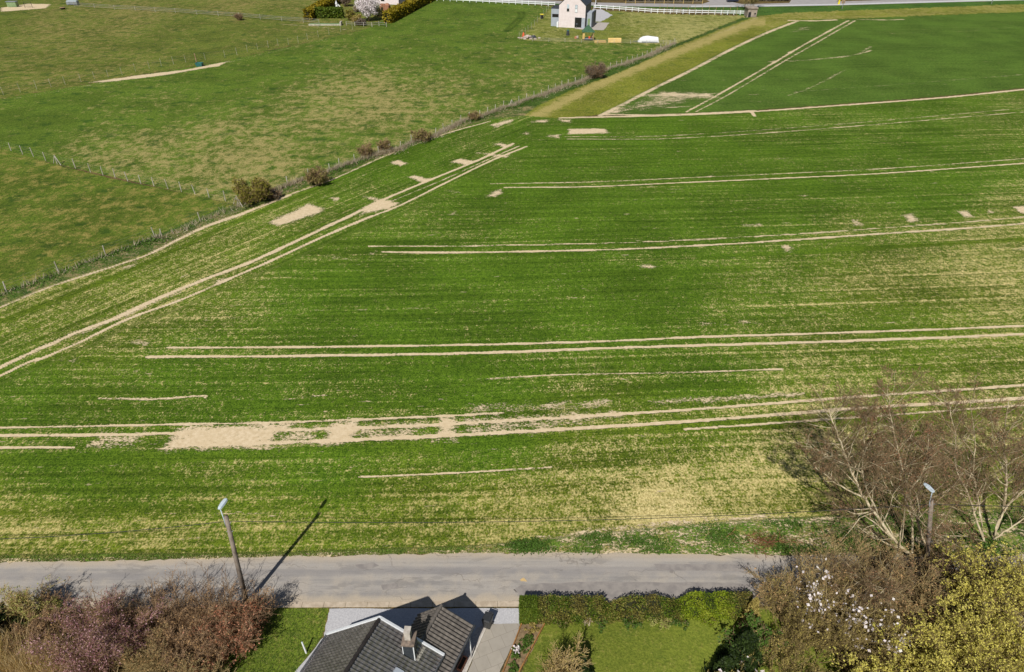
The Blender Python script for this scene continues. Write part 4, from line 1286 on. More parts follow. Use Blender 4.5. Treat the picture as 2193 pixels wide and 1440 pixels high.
# ------------------------------------------------------------------ right thicket
RS = [(1690, 1345, 3.8, 1.7, 'olive', 'bare olive shrub hanging over the road end, beside white blossom'), (1740, 1400, 3.4, 2.0, 'olive', 'olive twiggy shrub below the white blossoming tree'),
      (1830, 1345, 3.6, 2.0, 'olive', 'olive twiggy shrub right of the white blossoming tree'), (1665, 1440, 2.6, 1.8, 'olive', 'olive shrub right of the magnolia at the bottom'),
      (1870, 1300, 4.6, 1.8, 'brown', 'brown shrub under the pale leaning tree trunk'), (1730, 1300, 4.6, 1.9, 'brown', 'brown shrub covering the road end, tallest twigs'),
      (1790, 1295, 4.9, 1.9, 'brown', 'brown shrub behind the white blossom beside the verge'), (1740, 1500, 3.0, 1.9, 'olive', 'olive shrub at the bottom between magnolia and yellow bushes'),
      (1672, 1315, 3.6, 1.4, 'brown', 'small bare shrub casting twig shadows on the road'), (1920, 1330, 3.8, 1.8, 'brown', 'dark brown shrub in the shade under the bare trees'),
      (1700, 1380, 2.6, 1.6, 'olive', 'olive shrub in the shade right of the laurel'), (1840, 1420, 3.2, 1.9, 'olive', 'olive shrub just behind the yellow bushes')]
for px, py, h, sp, st, lab in RS:
    shrub('bare_shrub', B(px, py), h, sp, lab, 'shrub', M['bark_olive'] if st == 'olive' else M['bark_brown'], M['l_olive'] if st == 'olive' else M['l_brown'], 16, 2300 if st == 'olive' else 1500,
          0.05, 'shrubs of the right thicket', 8, 8, tilt=0.7, rtwig=0.009)
YS = [(1850, 1520, 3.6, 1.9, 'yellow catkin bush at the bottom, leftmost'), (1930, 1470, 4.0, 1.9, 'yellow catkin bush in front of the olive shrubs'), (2000, 1420, 4.4, 1.9, 'tall yellow catkin bush in the middle of the right thicket'),
      (2090, 1430, 4.6, 2.0, 'tall yellow catkin bush left of the grey stems'), (2060, 1325, 5.0, 1.9, 'yellow green bush just below the bare trees'), (2170, 1330, 5.2, 2.0, 'yellow green bush near the right edge, under bare trees'),
      (2000, 1545, 4.2, 2.0, 'yellow bush at the bottom edge, middle of its row'), (2110, 1560, 4.4, 2.0, 'yellow bush at the bottom edge near the corner'), (2200, 1500, 4.4, 2.0, 'yellow bush in the bottom right corner'),
      (1780, 1560, 2.8, 1.7, 'small yellow bush at the bottom beside the olive shrubs'), (2235, 1360, 5.0, 2.0, 'yellow bush cut by the right edge')]
for px, py, h, sp, lab in YS:
    shrub('catkin_bush', B(px, py), h, sp, lab, 'bush', M['bark_olive'], M['l_yellow'], 20, 8500, 0.06, 'yellow bushes of the right thicket', 8, 7, tilt=0.42, up=0.16, rtwig=0.009, leafspread=0.035)
shrub('grey_stem_bush', B(2165, 1430), 3.9, 1.3, 'bush of pale grey upright stems among the yellow bushes', 'bush', M['bark_pale'], M['l_olive'], 16, 900, 0.05, None, 6, 6, tilt=0.35, up=0.1)
shrub('blossom_tree', B(1778, 1362), 5.0, 1.6, 'small tree with scattered white blossoms above the road end', 'tree', M['bark_brown'], M['l_olive'], 12, 500, 0.05, None, 7, 6, tilt=0.6,
      extra=[('blossoms', M['l_white'], 430, 0.095, lambda C: C[:, 2] > 2.2)])


def bare_tree(base_px, limbs, label, rng_seed, budm=None, group='bare trees over the road'):
    """limbs: list of (points [(px,py,h)...], r0, r1). Twigs grow from the upper part of the limbs."""
    rng = np.random.default_rng(rng_seed)
    b0 = P(*base_px)
    root = empty('bare_tree', b0, label, 'tree', group)
    m = MB()
    Ps, Ds, Ls, Rs = [], [], [], []
    for pl, r0, r1 in limbs:
        q = np.array([P(*p) for p in pl]) - b0
        # smooth the limb
        qq = []
        e = np.vstack([2 * q[0] - q[1], q, 2 * q[-1] - q[-2]])
        for i in range(1, len(e) - 2):
            for t in np.linspace(0, 1, 5, endpoint=False):
                a_, b_, c_, d_ = e[i - 1], e[i], e[i + 1], e[i + 2]
                qq.append(0.5 * (2 * b_ + (c_ - a_) * t + (2 * a_ - 5 * b_ + 4 * c_ - d_) * t * t + (3 * b_ - a_ - 3 * c_ + d_) * t ** 3))
        qq.append(q[-1]); qq = np.array(qq)
        qq[1:-1] += rng.normal(0, 0.03, qq[1:-1].shape)
        m.tube(qq, np.linspace(r0, r1, len(qq)) * 0.62, 7)
        seg = np.linalg.norm(np.diff(qq, axis=0), axis=1); tot = seg.sum()
        nb = int(tot * 3.1)
        for _ in range(nb):
            t = rng.uniform(0.22, 1.0)
            f = t * (len(qq) - 1); i = min(int(f), len(qq) - 2)
            p = qq[i] + (qq[i + 1] - qq[i]) * (f - i)
            bd = unit(qq[i + 1] - qq[i]); rv = rng.normal(0, 1, 3); rv[2] += 0.25; rv -= rv.dot(bd) * bd; rv = unit(rv)
            an = rng.normal(0.85, 0.2)
            Ps.append(p); Ds.append(bd * math.cos(an) + rv * math.sin(an)); Ls.append(tot * 0.30 * (1.25 - 0.7 * t) * rng.uniform(0.6, 1.25)); Rs.append((r0 + (r1 - r0) * t) * 0.26 + 0.007)
    m.build('trunk', M['bark_pale'], root, smooth=True)
    g_ = grow(rng, Ps, Ds, Ls, Rs, [dict(n=5, w=0.16, up=0.05, k=8, t0=0.2, a=0.7, lf=0.48, rf=0.5, taper=0.25), dict(n=3, w=0.18, up=0.03, k=6, t0=0.2, a=0.7, lf=0.55, rf=0.6), dict(n=2, w=0.2, up=0.02, k=0)])
    V1, F1 = wood(g_[:1], 5, 0.010)
    V, F = wood(g_[1:], 3, 0.0075)
    C = on_branches(rng, g_, min(3800, len(g_[-1][0]) * 3), 0.03)
    mesh_np('crown', [(V1, F1, M['bark_pale']), (V, F, M['bark_twig']), (*leaves(rng, C, 0.04, 0.6), budm or M['l_buds'])], root)
    return root


bare_tree((1952, 1198, 0), [
    ([(1952, 1198, -0.05), (1944, 1184, 1.0), (1914, 1154, 2.2), (1853, 1069, 5), (1820, 1000, 7.2), (1795, 935, 9.0), (1775, 880, 10.4)], 0.26, 0.05),
    ([(1944, 1184, 1.0), (1975, 1208, 1.6), (2027, 1238, 1.2)], 0.13, 0.02),
    ([(1853, 1069, 5), (1790, 1035, 6.2), (1745, 1000, 7.4)], 0.12, 0.03),
    ([(1935, 1176, 1.4), (1895, 1215, 3.2), (1862, 1250, 3.6), (1830, 1290, 3.2)], 0.10, 0.02),
    ([(1914, 1154, 2.2), (1860, 1110, 3.6), (1800, 1092, 4.6)], 0.11, 0.03),
    ([(1880, 1106, 3.8), (1848, 1020, 6.8), (1850, 950, 9.2), (1858, 880, 11.6)], 0.12, 0.03),
    ([(1820, 1000, 7.2), (1770, 975, 8.4), (1725, 950, 9.6)], 0.07, 0.02),
    ([(1925, 1165, 2.0), (1905, 1240, 4.0), (1880, 1280, 3.8)], 0.07, 0.02)], 'bare tree whose thick pale trunk leans left over the field', 31)
bare_tree((1995, 1197, 0), [
    ([(1995, 1197, -0.05), (1988, 1183, 0.6), (1965, 1120, 3), (1944, 1055, 5.6), (1925, 970, 8.5), (1908, 895, 10.8), (1903, 850, 12.0)], 0.19, 0.04),
    ([(1944, 1055, 5.6), (1976, 1012, 7.4), (1988, 960, 9.2), (1985, 920, 10.5)], 0.10, 0.03),
    ([(1925, 970, 8.5), (1890, 930, 10), (1870, 885, 11.2)], 0.07, 0.02)], 'bare tree with upright pale trunk forking high, left of the half hidden street lamp', 32)
bare_tree((1953, 1194, 0), [
    ([(1953, 1194, -0.05), (1952, 1116, 2.8), (1930, 1040, 5.4), (1922, 960, 8.2), (1900, 880, 10.8)], 0.15, 0.03),
    ([(1945, 1090, 3.6), (1910, 1060, 5.0), (1880, 1000, 7.0), (1868, 950, 8.4)], 0.07, 0.02)], 'slender bare tree standing right behind the leaning trunk', 33)
bare_tree((2108, 1163, 0), [
    ([(2108, 1163, -0.05), (2090, 1110, 1.8), (2073, 1060, 3.6), (2048, 1000, 5.8), (2045, 930, 8.0), (2030, 860, 10.2)], 0.14, 0.03),
    ([(2106, 1155, 0.2), (2097, 1085, 2.6), (2085, 1010, 5.2), (2088, 930, 7.8), (2075, 850, 10.3)], 0.12, 0.03),
    ([(2108, 1160, 0.1), (2075, 1150, 1.0), (2035, 1148, 1.6), (2000, 1145, 2.2)], 0.07, 0.02)], 'many stemmed bare tree right of the half hidden street lamp', 34)
bare_tree((2125, 1160, 0), [
    ([(2125, 1160, -0.05), (2148, 1090, 2.4), (2155, 1020, 5.0), (2150, 940, 7.8), (2160, 860, 10.2)], 0.21, 0.04),
    ([(2140, 1110, 1.8), (2180, 1050, 4.0), (2215, 990, 6.0), (2230, 900, 8.6)], 0.13, 0.03),
    ([(2128, 1155, 0.2), (2180, 1120, 1.8), (2235, 1085, 3.4), (2270, 1040, 5.0)], 0.11, 0.03),
    ([(2155, 1020, 5.0), (2130, 960, 7.0), (2120, 890, 9.0)], 0.07, 0.02)], 'large bare tree with spreading stems near the right edge', 35)
shrub('bare_shrub', B(1990, 1215), 2.0, 1.6, 'brown twiggy shrub at the foot of the bare trees', 'shrub', M['bark_brown'], M['l_brown'], 16, 1200, 0.045, 'shrubs of the right thicket', 8, 7, tilt=0.8)
shrub('bare_shrub', B(1905, 1225), 1.9, 1.6, 'brown twiggy shrub left of the leaning trunk base', 'shrub', M['bark_brown'], M['l_brown'], 16, 1200, 0.045, 'shrubs of the right thicket', 8, 7, tilt=0.8)

for px, py, h, lab in [(1945, 1275, 3.0, 'dark shrub filling in the deep shade left under the bare trees'), (2010, 1290, 3.4, 'dark shrub filling in the deep shade behind the yellow bushes'), (1885, 1270, 2.8, 'dark shrub filling in the shade below the drooping pale branch'), (1960, 1330, 2.2, 'leafy shrub darkened for shade between olive shrubs and yellow bushes'), (2070, 1262, 2.6, 'leafy shrub darkened for shade at the foot of the many stemmed tree')]:
    shrub('shade_fill_shrub', B(px, py), h, 1.6, lab, 'shrub', M['bark_dark'], M['l_shade'], 18, 3200, 0.07, 'shrubs of the right thicket', 7, 7, tilt=0.85)  # dark shrubs added to fill the deep shade under the bare trees

# verge plants: weeds and dead stems on the strip between road and field
vx = rng.uniform(1020, 2250, 2600)
vt = np.interp(vx, [p[0] for p in CROP_B[::-1]], [p[1] for p in CROP_B[::-1]])
vy = vt + rng.uniform(0.05, 0.95, 2600) * (1187 - vt)
X_, Y_ = Pn(vx, vy)
cl = np.sin(X_ * 1.3) + np.sin(Y_ * 2.1 + X_ * 0.7) + rng.normal(0, 0.6, len(X_))
keep = cl > 0.5
Cw = np.repeat(np.stack([X_, Y_, np.zeros(len(X_))], 1)[keep], 14, axis=0)
Cw = Cw + np.stack([rng.normal(0, .16, len(Cw)), rng.normal(0, .16, len(Cw)), rng.uniform(.02, .22, len(Cw))], 1)
tag(mesh_np('weeds', [(*leaves(rng, Cw, 0.07, 0.6), M['l_weed'])]), 'tufts of dark green weeds on the verge by the bare trees', 'weeds', kind='stuff')
vx = rng.uniform(-100, 2260, 15000)
vt = np.interp(vx, [p[0] for p in CROP_B[::-1]], [p[1] for p in CROP_B[::-1]])
vb = np.interp(vx, [p[0] for p in RT], [p[1] for p in RT])
vy = vt - 2 + (vb - vt + 2) * rng.uniform(0, 1, len(vx)) ** 0.8
X_, Y_ = Pn(vx, vy)
C = np.stack([X_, Y_, np.zeros(len(X_))], 1)
tag(mesh_np('grass', [(*blades(rng, C, 0.16, 0.05, 0.8), M['l_verge'])]), 'ragged grass along the far edge of the near road', 'grass', kind='stuff')
# crop plants in the nearest part of the field
vx = rng.uniform(-100, 2260, 90000)
vt = np.interp(vx, [p[0] for p in CROP_B[::-1]], [p[1] for p in CROP_B[::-1]])
# reddish brush heap at the verge
root = empty('brush_heap', B(1640, 1165), 'heap of reddish dead twigs on the verge by the road end', 'brush heap')
g_ = grow(rng, np.stack([rng.normal(0, 1.1, 60), rng.normal(0, 0.25, 60), rng.uniform(.05, .3, 60)], 1), np.stack([rng.normal(0, 1, 60), rng.normal(0, .5, 60), rng.uniform(-.1, .4, 60)], 1), np.full(60, 0.9), np.full(60, 0.015),
          [dict(n=3, w=.2, k=4, a=.6, lf=.5), dict(n=2, w=.2, k=0)])
mesh_np('twigs', [(*wood(g_, 3, 0.008), mat_bark('red_twig', T(168, 116, 88), T(130, 84, 62)))], root)

# front lawn blades near the camera
vx = rng.uniform(200, 720, 26000); vy = rng.uniform(1303, 1460, 26000)
ok = inpoly(vx, vy, REG['front_lawn'])
X_, Y_ = Pn(vx[ok], vy[ok])
tag(mesh_np('lawn_grass', [(*blades(rng, np.stack([X_, Y_, np.zeros(len(X_))], 1), 0.10, 0.035, 0.6), M['l_verge'])]), 'tufty grass of the small lawn left of the house', 'grass', kind='stuff')

# ------------------------------------------------------------------ street lamps on poles, and the cable
def street_lamp(base, top, hw, arm_top, headpts, label, r0=0.17):
    """base, top: foot and head of the wooden pole; arm_top: end of the lamp bracket"""
    root = empty('street_lamp', base, label, 'street lamp', 'street lamps on wooden poles')
    b = np.array(base, float)
    t = np.array(top, float) - b
    MB().tube([(0, 0, -0.1), t * 0.5, t], [r0, r0 * 0.88, r0 * 0.75], 10).build('pole', M['wood_pole'], root, smooth=True)
    ar = np.array(arm_top, float) - b
    s = t * 0.90 + np.array([-0.13, -0.05, 0])
    MB().tube([s, t * 0.97 + np.array([-0.14, -0.05, 0]), ar], [0.035, 0.035, 0.03], 8).build('bracket', M['lamp'], root, smooth=True)
    # head: flat tapered housing pointing over the road
    hd = unit(np.array(headpts, float))
    sd = unit(np.cross(hd, [0, 0, 1.0])); upv = np.cross(sd, hd)
    V = []
    for k, wd, hh in [(-0.12, 0.08, 0.05), (0.0, 0.14, 0.08), (0.35, 0.17, 0.09), (0.62, 0.14, 0.06), (0.70, 0.08, 0.03)]:
        c = ar + hd * k
        V += [c - sd * wd - upv * 0.02, c + sd * wd - upv * 0.02, c + sd * wd * 0.7 + upv * hh, c - sd * wd * 0.7 + upv * hh]
    F = [(3, 2, 1, 0), (16, 17, 18, 19)]
    for i in range(4):
        for j in range(4):
            F.append((4 * i + j, 4 * i + (j + 1) % 4, 4 * i + 4 + (j + 1) % 4, 4 * i + 4 + j))
    head = MB().add(V, F).build('lamp_head', M['lamp'], root)
    MB().add([V[4] - upv * 0.012, V[5] - upv * 0.012, V[13] - upv * 0.012, V[12] - upv * 0.012], [(3, 2, 1, 0)]).build('lens', M['glass'], head)
    for f in (0.93, 0.84, 0.42):
        c = t * f
        m = MB(); m.tube([c + np.array([-0.2, 0, 0]), c + np.array([0.2, 0, 0])], 0.025, 6)
        m.tube([c + np.array([0.2, 0, 0]), c + np.array([0.24, 0, 0.12])], 0.02, 6)
        m.build('insulator', M['steel'], root)
    return root


LB_ = np.array([-18.35, 28.45, 0.0]); LT_ = P(484, 1106, 9.0)
street_lamp(LB_, LT_, 0, P(471, 1088, 9.75), (0.25, 0.9, 0.12), 'street lamp on the leaning weathered wooden pole, above the brown thicket')
RBp = P(1984, 1222, 0); RTp = P(1995, 1070, 6.9)
street_lamp(RBp, RTp, 0, P(1997, 1052, 7.5), (-0.35, 0.85, 0.1), 'street lamp half hidden among the bare tree branches')


def cable(a, b, sag, label, r=0.016):
    a, b = np.array(a), np.array(b)
    pp = [a + (b - a) * t - np.array([0, 0, 4 * sag * t * (1 - t)]) for t in np.linspace(0, 1, 40)]
    tag(MB().tube(pp, r, 6).build('overhead_cable', M['cable'], None, smooth=True), label, 'cable', 'overhead cables')


la = LB_ + (LT_ - LB_) * 0.95; ra = RBp + (RTp - RBp) * 0.94
cable(la, ra, 0.75, 'thin black overhead cable between the two street lamp poles', 0.02)
cable(la, (-66, 28.6, 8.9), 2.2, 'thin black overhead cable running left out of the photo', 0.02)
cable(ra, (80, 33, 8.6), 1.6, 'thin black overhead cable running right through the bare trees', 0.02)

# ------------------------------------------------------------------ the near bungalow
ridge_dir = np.array([-0.383, -0.924, 0.0])
ridge_dir /= np.linalg.norm(ridge_dir)


def roof_sheet(name, apex, eave, length, along, mat, parent, off, period=0.22, row=0.36, amp=0.07, lift=0.006, thick=0.05):
    """pantile roof plane: rolls run down the slope, courses overlap"""
    apex, eave = np.array(apex), np.array(eave)
    sl = eave - apex
    sL = np.linalg.norm(sl)
    nrm = unit(np.cross(along, sl));
    if nrm[2] < 0: nrm = -nrm
    nu = int(length / period * 12); nrow = int(round(sL / row))
    us = np.linspace(0, length, nu + 1)
    vs, hs = [], []
    for r in range(nrow):
        for t, hgt in ((0.0, 0.0), (0.5, 0.5), (0.985, 1.0)):
            vs.append((r + t) / nrow); hs.append(hgt)
    vs.append(1.0); hs.append(1.0)
    vs, hs = np.array(vs), np.array(hs)
    ph = us / period
    fr = ph - np.floor(ph)
    prof = amp * (np.where(fr < 0.62, np.sin(np.pi * fr / 0.62) ** 0.8, -0.45 * np.sin(np.pi * (fr - 0.62) / 0.38)) - 0.3)
    jit = RNG.normal(0, 0.0015, (len(vs), len(us)))
    G = apex[None, None] + sl[None, None] * vs[:, None, None] + along[None, None] * us[None, :, None] + nrm[None, None] * (prof[None, :, None] + lift * hs[:, None, None] + jit[:, :, None])
    V = G.reshape(-1, 3) - off
    nc = len(us)
    i = (np.arange(len(vs) - 1)[:, None] * nc + np.arange(nc - 1)[None]).ravel()
    F = np.stack([i, i + nc, i + nc + 1, i + 1], 1)
    if np.cross(along, sl)[2] > 0: F = F[:, ::-1]
    return mesh_np(name, [(V, F, mat)], parent, smooth=False)


A1 = P(813, 1325, 6.3)
L1 = P(702, 1360, 2.6)
R1 = P(948, 1404, 3.2)
house = empty('bungalow', (A1[0] + ridge_dir[0] * 6, A1[1] + ridge_dir[1] * 6, 0), 'dark tiled bungalow with chimney and white roof edges at the bottom of the photo', 'house')
HO = np.array(house.location)
LEN = 13.0
lift = np.array([0, 0, 0.02])
roof = MB()
# roof deck (underside) so that the roof is a solid
e0 = [A1, L1, R1]
dz = np.array([0, 0, -0.14])
ins = ridge_dir * 0.06
dk = [A1 + dz + ins, L1 + dz + ins, R1 + dz + ins]
dk2 = [p + ridge_dir * LEN for p in dk]
roof.add([p - HO for p in dk + dk2], [(0, 1, 4, 3), (0, 3, 5, 2), (0, 2, 1), (3, 4, 5)])
deck = roof.build('roof', M['ridge'], house)
roof_sheet('roof_slope', A1, L1, LEN, ridge_dir, M['tile'], house, HO)
roof_sheet('roof_slope', A1, R1, LEN, ridge_dir, M['tile'], house, HO)
rt_ = MB()
for i in range(int(LEN / 0.42)):
    a_ = A1 + ridge_dir * (i * 0.42 + 0.02) - HO + np.array([0, 0, 0.005]); b_ = A1 + ridge_dir * (i * 0.42 + 0.45) - HO + np.array([0, 0, 0.03])
    rt_.tube([a_, b_], [0.10, 0.125], 10)
rt_.build('ridge_tiles', M['ridge'], house, smooth=False)
for E_ in (L1, R1):
    m = MB()
    d_ = unit(E_ - A1)
    m.bar(A1 - HO + np.array([0, 0, 0.0]) - ridge_dir * 0.03 - d_ * 0.05, E_ - HO - ridge_dir * 0.03 + d_ * 0.03, 0.14, 0.24)
    m.build('barge_board', M['white'], house)
    m = MB()
    g0, g1 = E_ - HO + np.array([0, 0, -0.02]), E_ + ridge_dir * LEN - HO + np.array([0, 0, -0.02])
    sd_ = unit(np.array([E_[0] - A1[0], E_[1] - A1[1], 0])) * 0.08
    m.tube([g0 + sd_, g1 + sd_], 0.075, 8)
    m.build('gutter', M['zinc'], house, smooth=True)
# walls
wl = L1 + (A1 - L1) * 0.10; wr = R1 + (A1 - R1) * 0.10
w0 = wl + ridge_dir * 0.45; w1 = wr + ridge_dir * 0.45; wa = A1 + ridge_dir * 0.45
down = lambda p, z=0: np.array([p[0], p[1], z])
m = MB()
fa = [down(w0), down(w1), w1 - np.array([0, 0, .2]), wa - np.array([0, 0, .2]), w0 - np.array([0, 0, .2])]
fb = [p + ridge_dir * (LEN - 1) for p in fa]
m.add([p - HO for p in fa + fb], [(4, 3, 2, 1, 0), (5, 6, 7, 8, 9), (0, 5, 9, 4), (1, 2, 7, 6)])
m.build('wall', M['wall'], house)


def on_plane(px, py, p0, a, b):
    """world point where the sight line of a photo pixel meets the plane p0 + s a + t b"""
    n = np.cross(a, b)
    q = P(px, py, 0.0)
    o = np.array([0, 0, H])
    d = q - o
    t = n.dot(p0 - o) / n.dot(d)
    return o + d * t


def plane_box(mb, c, la, lb, z0, z1):
    """box lying on the right main slope: la along the ridge, lb down the slope"""
    b_ = unit(R1 - A1); n_ = unit(np.cross(ridge_dir, b_)); n_ = n_ if n_[2] > 0 else -n_
    vs = [c + ridge_dir * la * i / 2 + b_ * lb * j / 2 + n_ * z - HO for z in (z0, z1) for j in (-1, 1) for i in (-1, 1)]
    mb.add(vs, [(0, 2, 3, 1), (4, 5, 7, 6), (0, 1, 5, 4), (2, 6, 7, 3), (0, 4, 6, 2), (1, 3, 7, 5)])


# chimney
c1 = on_plane(864, 1400, A1, ridge_dir, R1 - A1)
c2 = on_plane(889, 1413, A1, ridge_dir, R1 - A1)
side = unit(np.array([c2[0] - c1[0], c2[1] - c1[1], 0])); wC = np.linalg.norm((c2 - c1)[:2])
back = np.array([-side[1], side[0], 0])
cz = c2[2]
hC = height_at(c1, 1381) if False else None
chim = MB()
depth = 0.85
ctop = cz + 1.35
c0 = down(c1, 0)
def cbox(mb, s0, s1, d0, d1, z0, z1):
    vs = [down(c1) + side * s + back * d + np.array([0, 0, z]) - HO for z in (z0, z1) for d in (d0, d1) for s in (s0, s1)]
    mb.add(vs, [(0, 2, 3, 1), (4, 5, 7, 6), (0, 1, 5, 4), (2, 6, 7, 3), (0, 4, 6, 2), (1, 3, 7, 5)])
cbox(chim, 0, wC, 0, depth, cz - 0.6, ctop)
ch = chim.build('chimney', M['slate'], house)
m = MB(); cbox(m, wC - 0.03, wC + 0.025, -0.025, 0.03, cz - 0.35, ctop); cbox(m, -0.02, 0.02, -0.022, 0.02, cz - 0.1, ctop)
m.build('corner_trim', M['white'], ch)
m = MB(); cbox(m, -0.06, wC + 0.06, -0.06, depth + 0.06, ctop, ctop + 0.10)
cc_ = [down(c1) + side * s + back * d + np.array([0, 0, z]) - HO for s, d, z in ((-0.06, -0.06, ctop + .1), (wC + .06, -0.06, ctop + .1), (wC + .06, depth + .06, ctop + .1), (-.06, depth + .06, ctop + .1), (wC * .3, depth * .3, ctop + .2), (wC * .7, depth * .3, ctop + .2), (wC * .7, depth * .7, ctop + .2), (wC * .3, depth * .7, ctop + .2))]
m.add(cc_, [(0, 1, 5, 4), (1, 2, 6, 5), (2, 3, 7, 6), (3, 0, 4, 7), (4, 5, 6, 7)])
m.build('cap', M['chimcap'], ch)
m = MB()
for k in range(5): cbox(m, wC * .18, wC * .72, 0.22, 0.62, ctop + 0.14 + k * 0.15, ctop + 0.245 + k * 0.15)
cbox(m, wC * .22, wC * .68, 0.25, 0.59, ctop + 0.1, ctop + 0.86)
cbox(m, wC * .15, wC * .75, 0.19, 0.65, ctop + 0.86, ctop + 0.93)
m.build('flue', M['flue'], ch)
m = MB()
sl_ = unit(R1 - A1)
for k in range(6):
    plane_box(m, c2 + sl_ * 0.12 - ridge_dir * (0.07 + k * 0.15), 0.11, 0.16, -0.02, 0.085)
m.build('flashing', M['lead'], ch)
# skylight near the bottom edge
k0 = on_plane(848, 1447, A1, ridge_dir, R1 - A1)
m = MB(); plane_box(m, k0, 0.75, 0.55, -0.05, 0.13)
m.build('skylight', M['greyclad'], house)

# lower wing on the right
A2 = P(945, 1297, 4.1); L2 = P(896, 1315, 2.25); R2 = P(1014, 1339, 2.65)
LEN2 = 12.0
m = MB()
dk = [A2 + dz + ins, L2 + dz + ins, R2 + dz + ins]
dk2 = [p + ridge_dir * LEN2 for p in dk]
wing = m.add([p - HO for p in dk + dk2], [(0, 1, 4, 3), (0, 3, 5, 2), (0, 2, 1), (3, 4, 5)]).build('wing_roof', M['ridge'], house)
roof_sheet('wing_slope', A2, L2, LEN2, ridge_dir, M['tile_old'], house, HO, 0.25, 0.36)
roof_sheet('wing_slope', A2, R2, LEN2, ridge_dir, M['tile_old'], house, HO, 0.25, 0.36)
rt_ = MB()
for i in range(int(LEN2 / 0.42)):
    a_ = A2 + ridge_dir * (i * 0.42 - 0.03) - HO + np.array([0, 0, 0.0]); b_ = A2 + ridge_dir * (i * 0.42 + 0.41) - HO + np.array([0, 0, 0.02])
    rt_.tube([a_, b_], [0.09, 0.115], 10)
rt_.build('wing_ridge', M['tile_old'], house)
m = MB()
g0, g1 = R2 - HO, R2 + ridge_dir * LEN2 - HO
sd_ = unit(np.array([R2[0] - A2[0], R2[1] - A2[1], 0])) * 0.08
m.tube([g0 + sd_, g1 + sd_], 0.08, 8); m.build('gutter', M['zinc'], house, smooth=True)
wl = L2 + (A2 - L2) * 0.1; wr = R2 + (A2 - R2) * 0.28
w0 = wl + ridge_dir * 0.3; w1 = wr + ridge_dir * 0.3; wa = A2 + ridge_dir * 0.3
m = MB()
fa = [down(w0), down(w1), w1 - np.array([0, 0, .2]), wa - np.array([0, 0, .2]), w0 - np.array([0, 0, .2])]
fb = [p + ridge_dir * (LEN2 - 1) for p in fa]
m.add([p - HO for p in fa + fb], [(4, 3, 2, 1, 0), (5, 6, 7, 8, 9), (0, 5, 9, 4), (1, 2, 7, 6)])
m.build('wing_wall', M['wall'], house)
dp = on_plane(1005, 1361, R2, ridge_dir, np.array([0, 0, 1.0]))
db = P(1010, 1410)
m = MB(); m.tube([dp - HO + np.array([0, 0, -0.05]), np.array([db[0], db[1], 0.0]) - HO], 0.045, 8); m.build('downpipe', M['white'], house, smooth=True)

# wheelie bin, planter, boundary post
bp = P(1045, 1341)
bn = empty('wheelie_bin', bp, 'dark grey wheelie bin at the end of the driveway by the house corner', 'bin', rz=-0.35)
V, F = [], []
for z, sx, sy in ((0.08, 0.22, 0.25), (0.55, 0.25, 0.30), (1.0, 0.285, 0.35)):
    V += [(-sx, -sy, z), (sx, -sy, z), (sx, sy, z), (-sx, sy, z)]
F = [(3, 2, 1, 0)] + [(4 * i + j, 4 * i + (j + 1) % 4, 4 * i + 4 + (j + 1) % 4, 4 * i + 4 + j) for i in (0, 1) for j in range(4)]
MB().add(V, F).build('body', M['binb'], bn)
V = [(-.30, -.38, 1.0), (.30, -.38, 1.0), (.30, .38, 1.0), (-.30, .38, 1.0), (-.25, -.32, 1.08), (.25, -.32, 1.08), (.25, .30, 1.10), (-.25, .30, 1.10)]
MB().add(V, [(3, 2, 1, 0), (4, 5, 6, 7), (0, 1, 5, 4), (1, 2, 6, 5), (2, 3, 7, 6), (3, 0, 4, 7)]).build('lid', M['binb'], bn)
MB().tube([(-.25, .44, 1.02), (.25, .44, 1.02)], 0.022, 8).build('handle', M['black'], bn)
for sx in (-.26, .26): MB().tube([(sx - .03, .28, .1), (sx + .03, .28, .1)], 0.1, 12).build('wheel', M['black'], bn)
pp_ = P(990, 1426)
pl_ = empty('planter', pp_, 'long terracotta planter of dark soil on the pebble strip', 'planter', rz=math.atan2(ridge_dir[1], ridge_dir[0]))
m = MB()
V = [(-.42, -.13, 0), (.42, -.13, 0), (.42, .13, 0), (-.42, .13, 0), (-.48, -.17, .34), (.48, -.17, .34), (.48, .17, .34), (-.48, .17, .34), (-.42, -.12, .34), (.42, -.12, .34), (.42, .12, .34), (-.42, .12, .34), (-.42, -.12, .27), (.42, -.12, .27), (.42, .12, .27), (-.42, .12, .27)]
F = [(3, 2, 1, 0)] + [(4 * i + j, 4 * i + (j + 1) % 4, 4 * i + 4 + (j + 1) % 4, 4 * i + 4 + j) for i in (0, 1, 2) for j in range(4)]
m.add(V, F).build('pot', M['terracotta'], pl_)
MB().poly([(-.42, -.12, .29), (.42, -.12, .29), (.42, .12, .29), (-.42, .12, .29)]).build('soil', M['soil_dark'], pl_)
bp = P(656, 1399)
po = empty('boundary_post', bp, 'short pale tilted post on the lawn edge left of the bungalow', 'post')
MB().tube([(0, 0, -.05), (-0.06, 0.05, 0.5), (-0.12, 0.10, 1.05)], [.055, .055, .05], 8).build('shaft', M['white'], po)
MB().tube([(-0.12, 0.10, 1.05), (-0.123, 0.102, 1.09)], [.06, .03], 8).build('cap', M['lamp'], po)

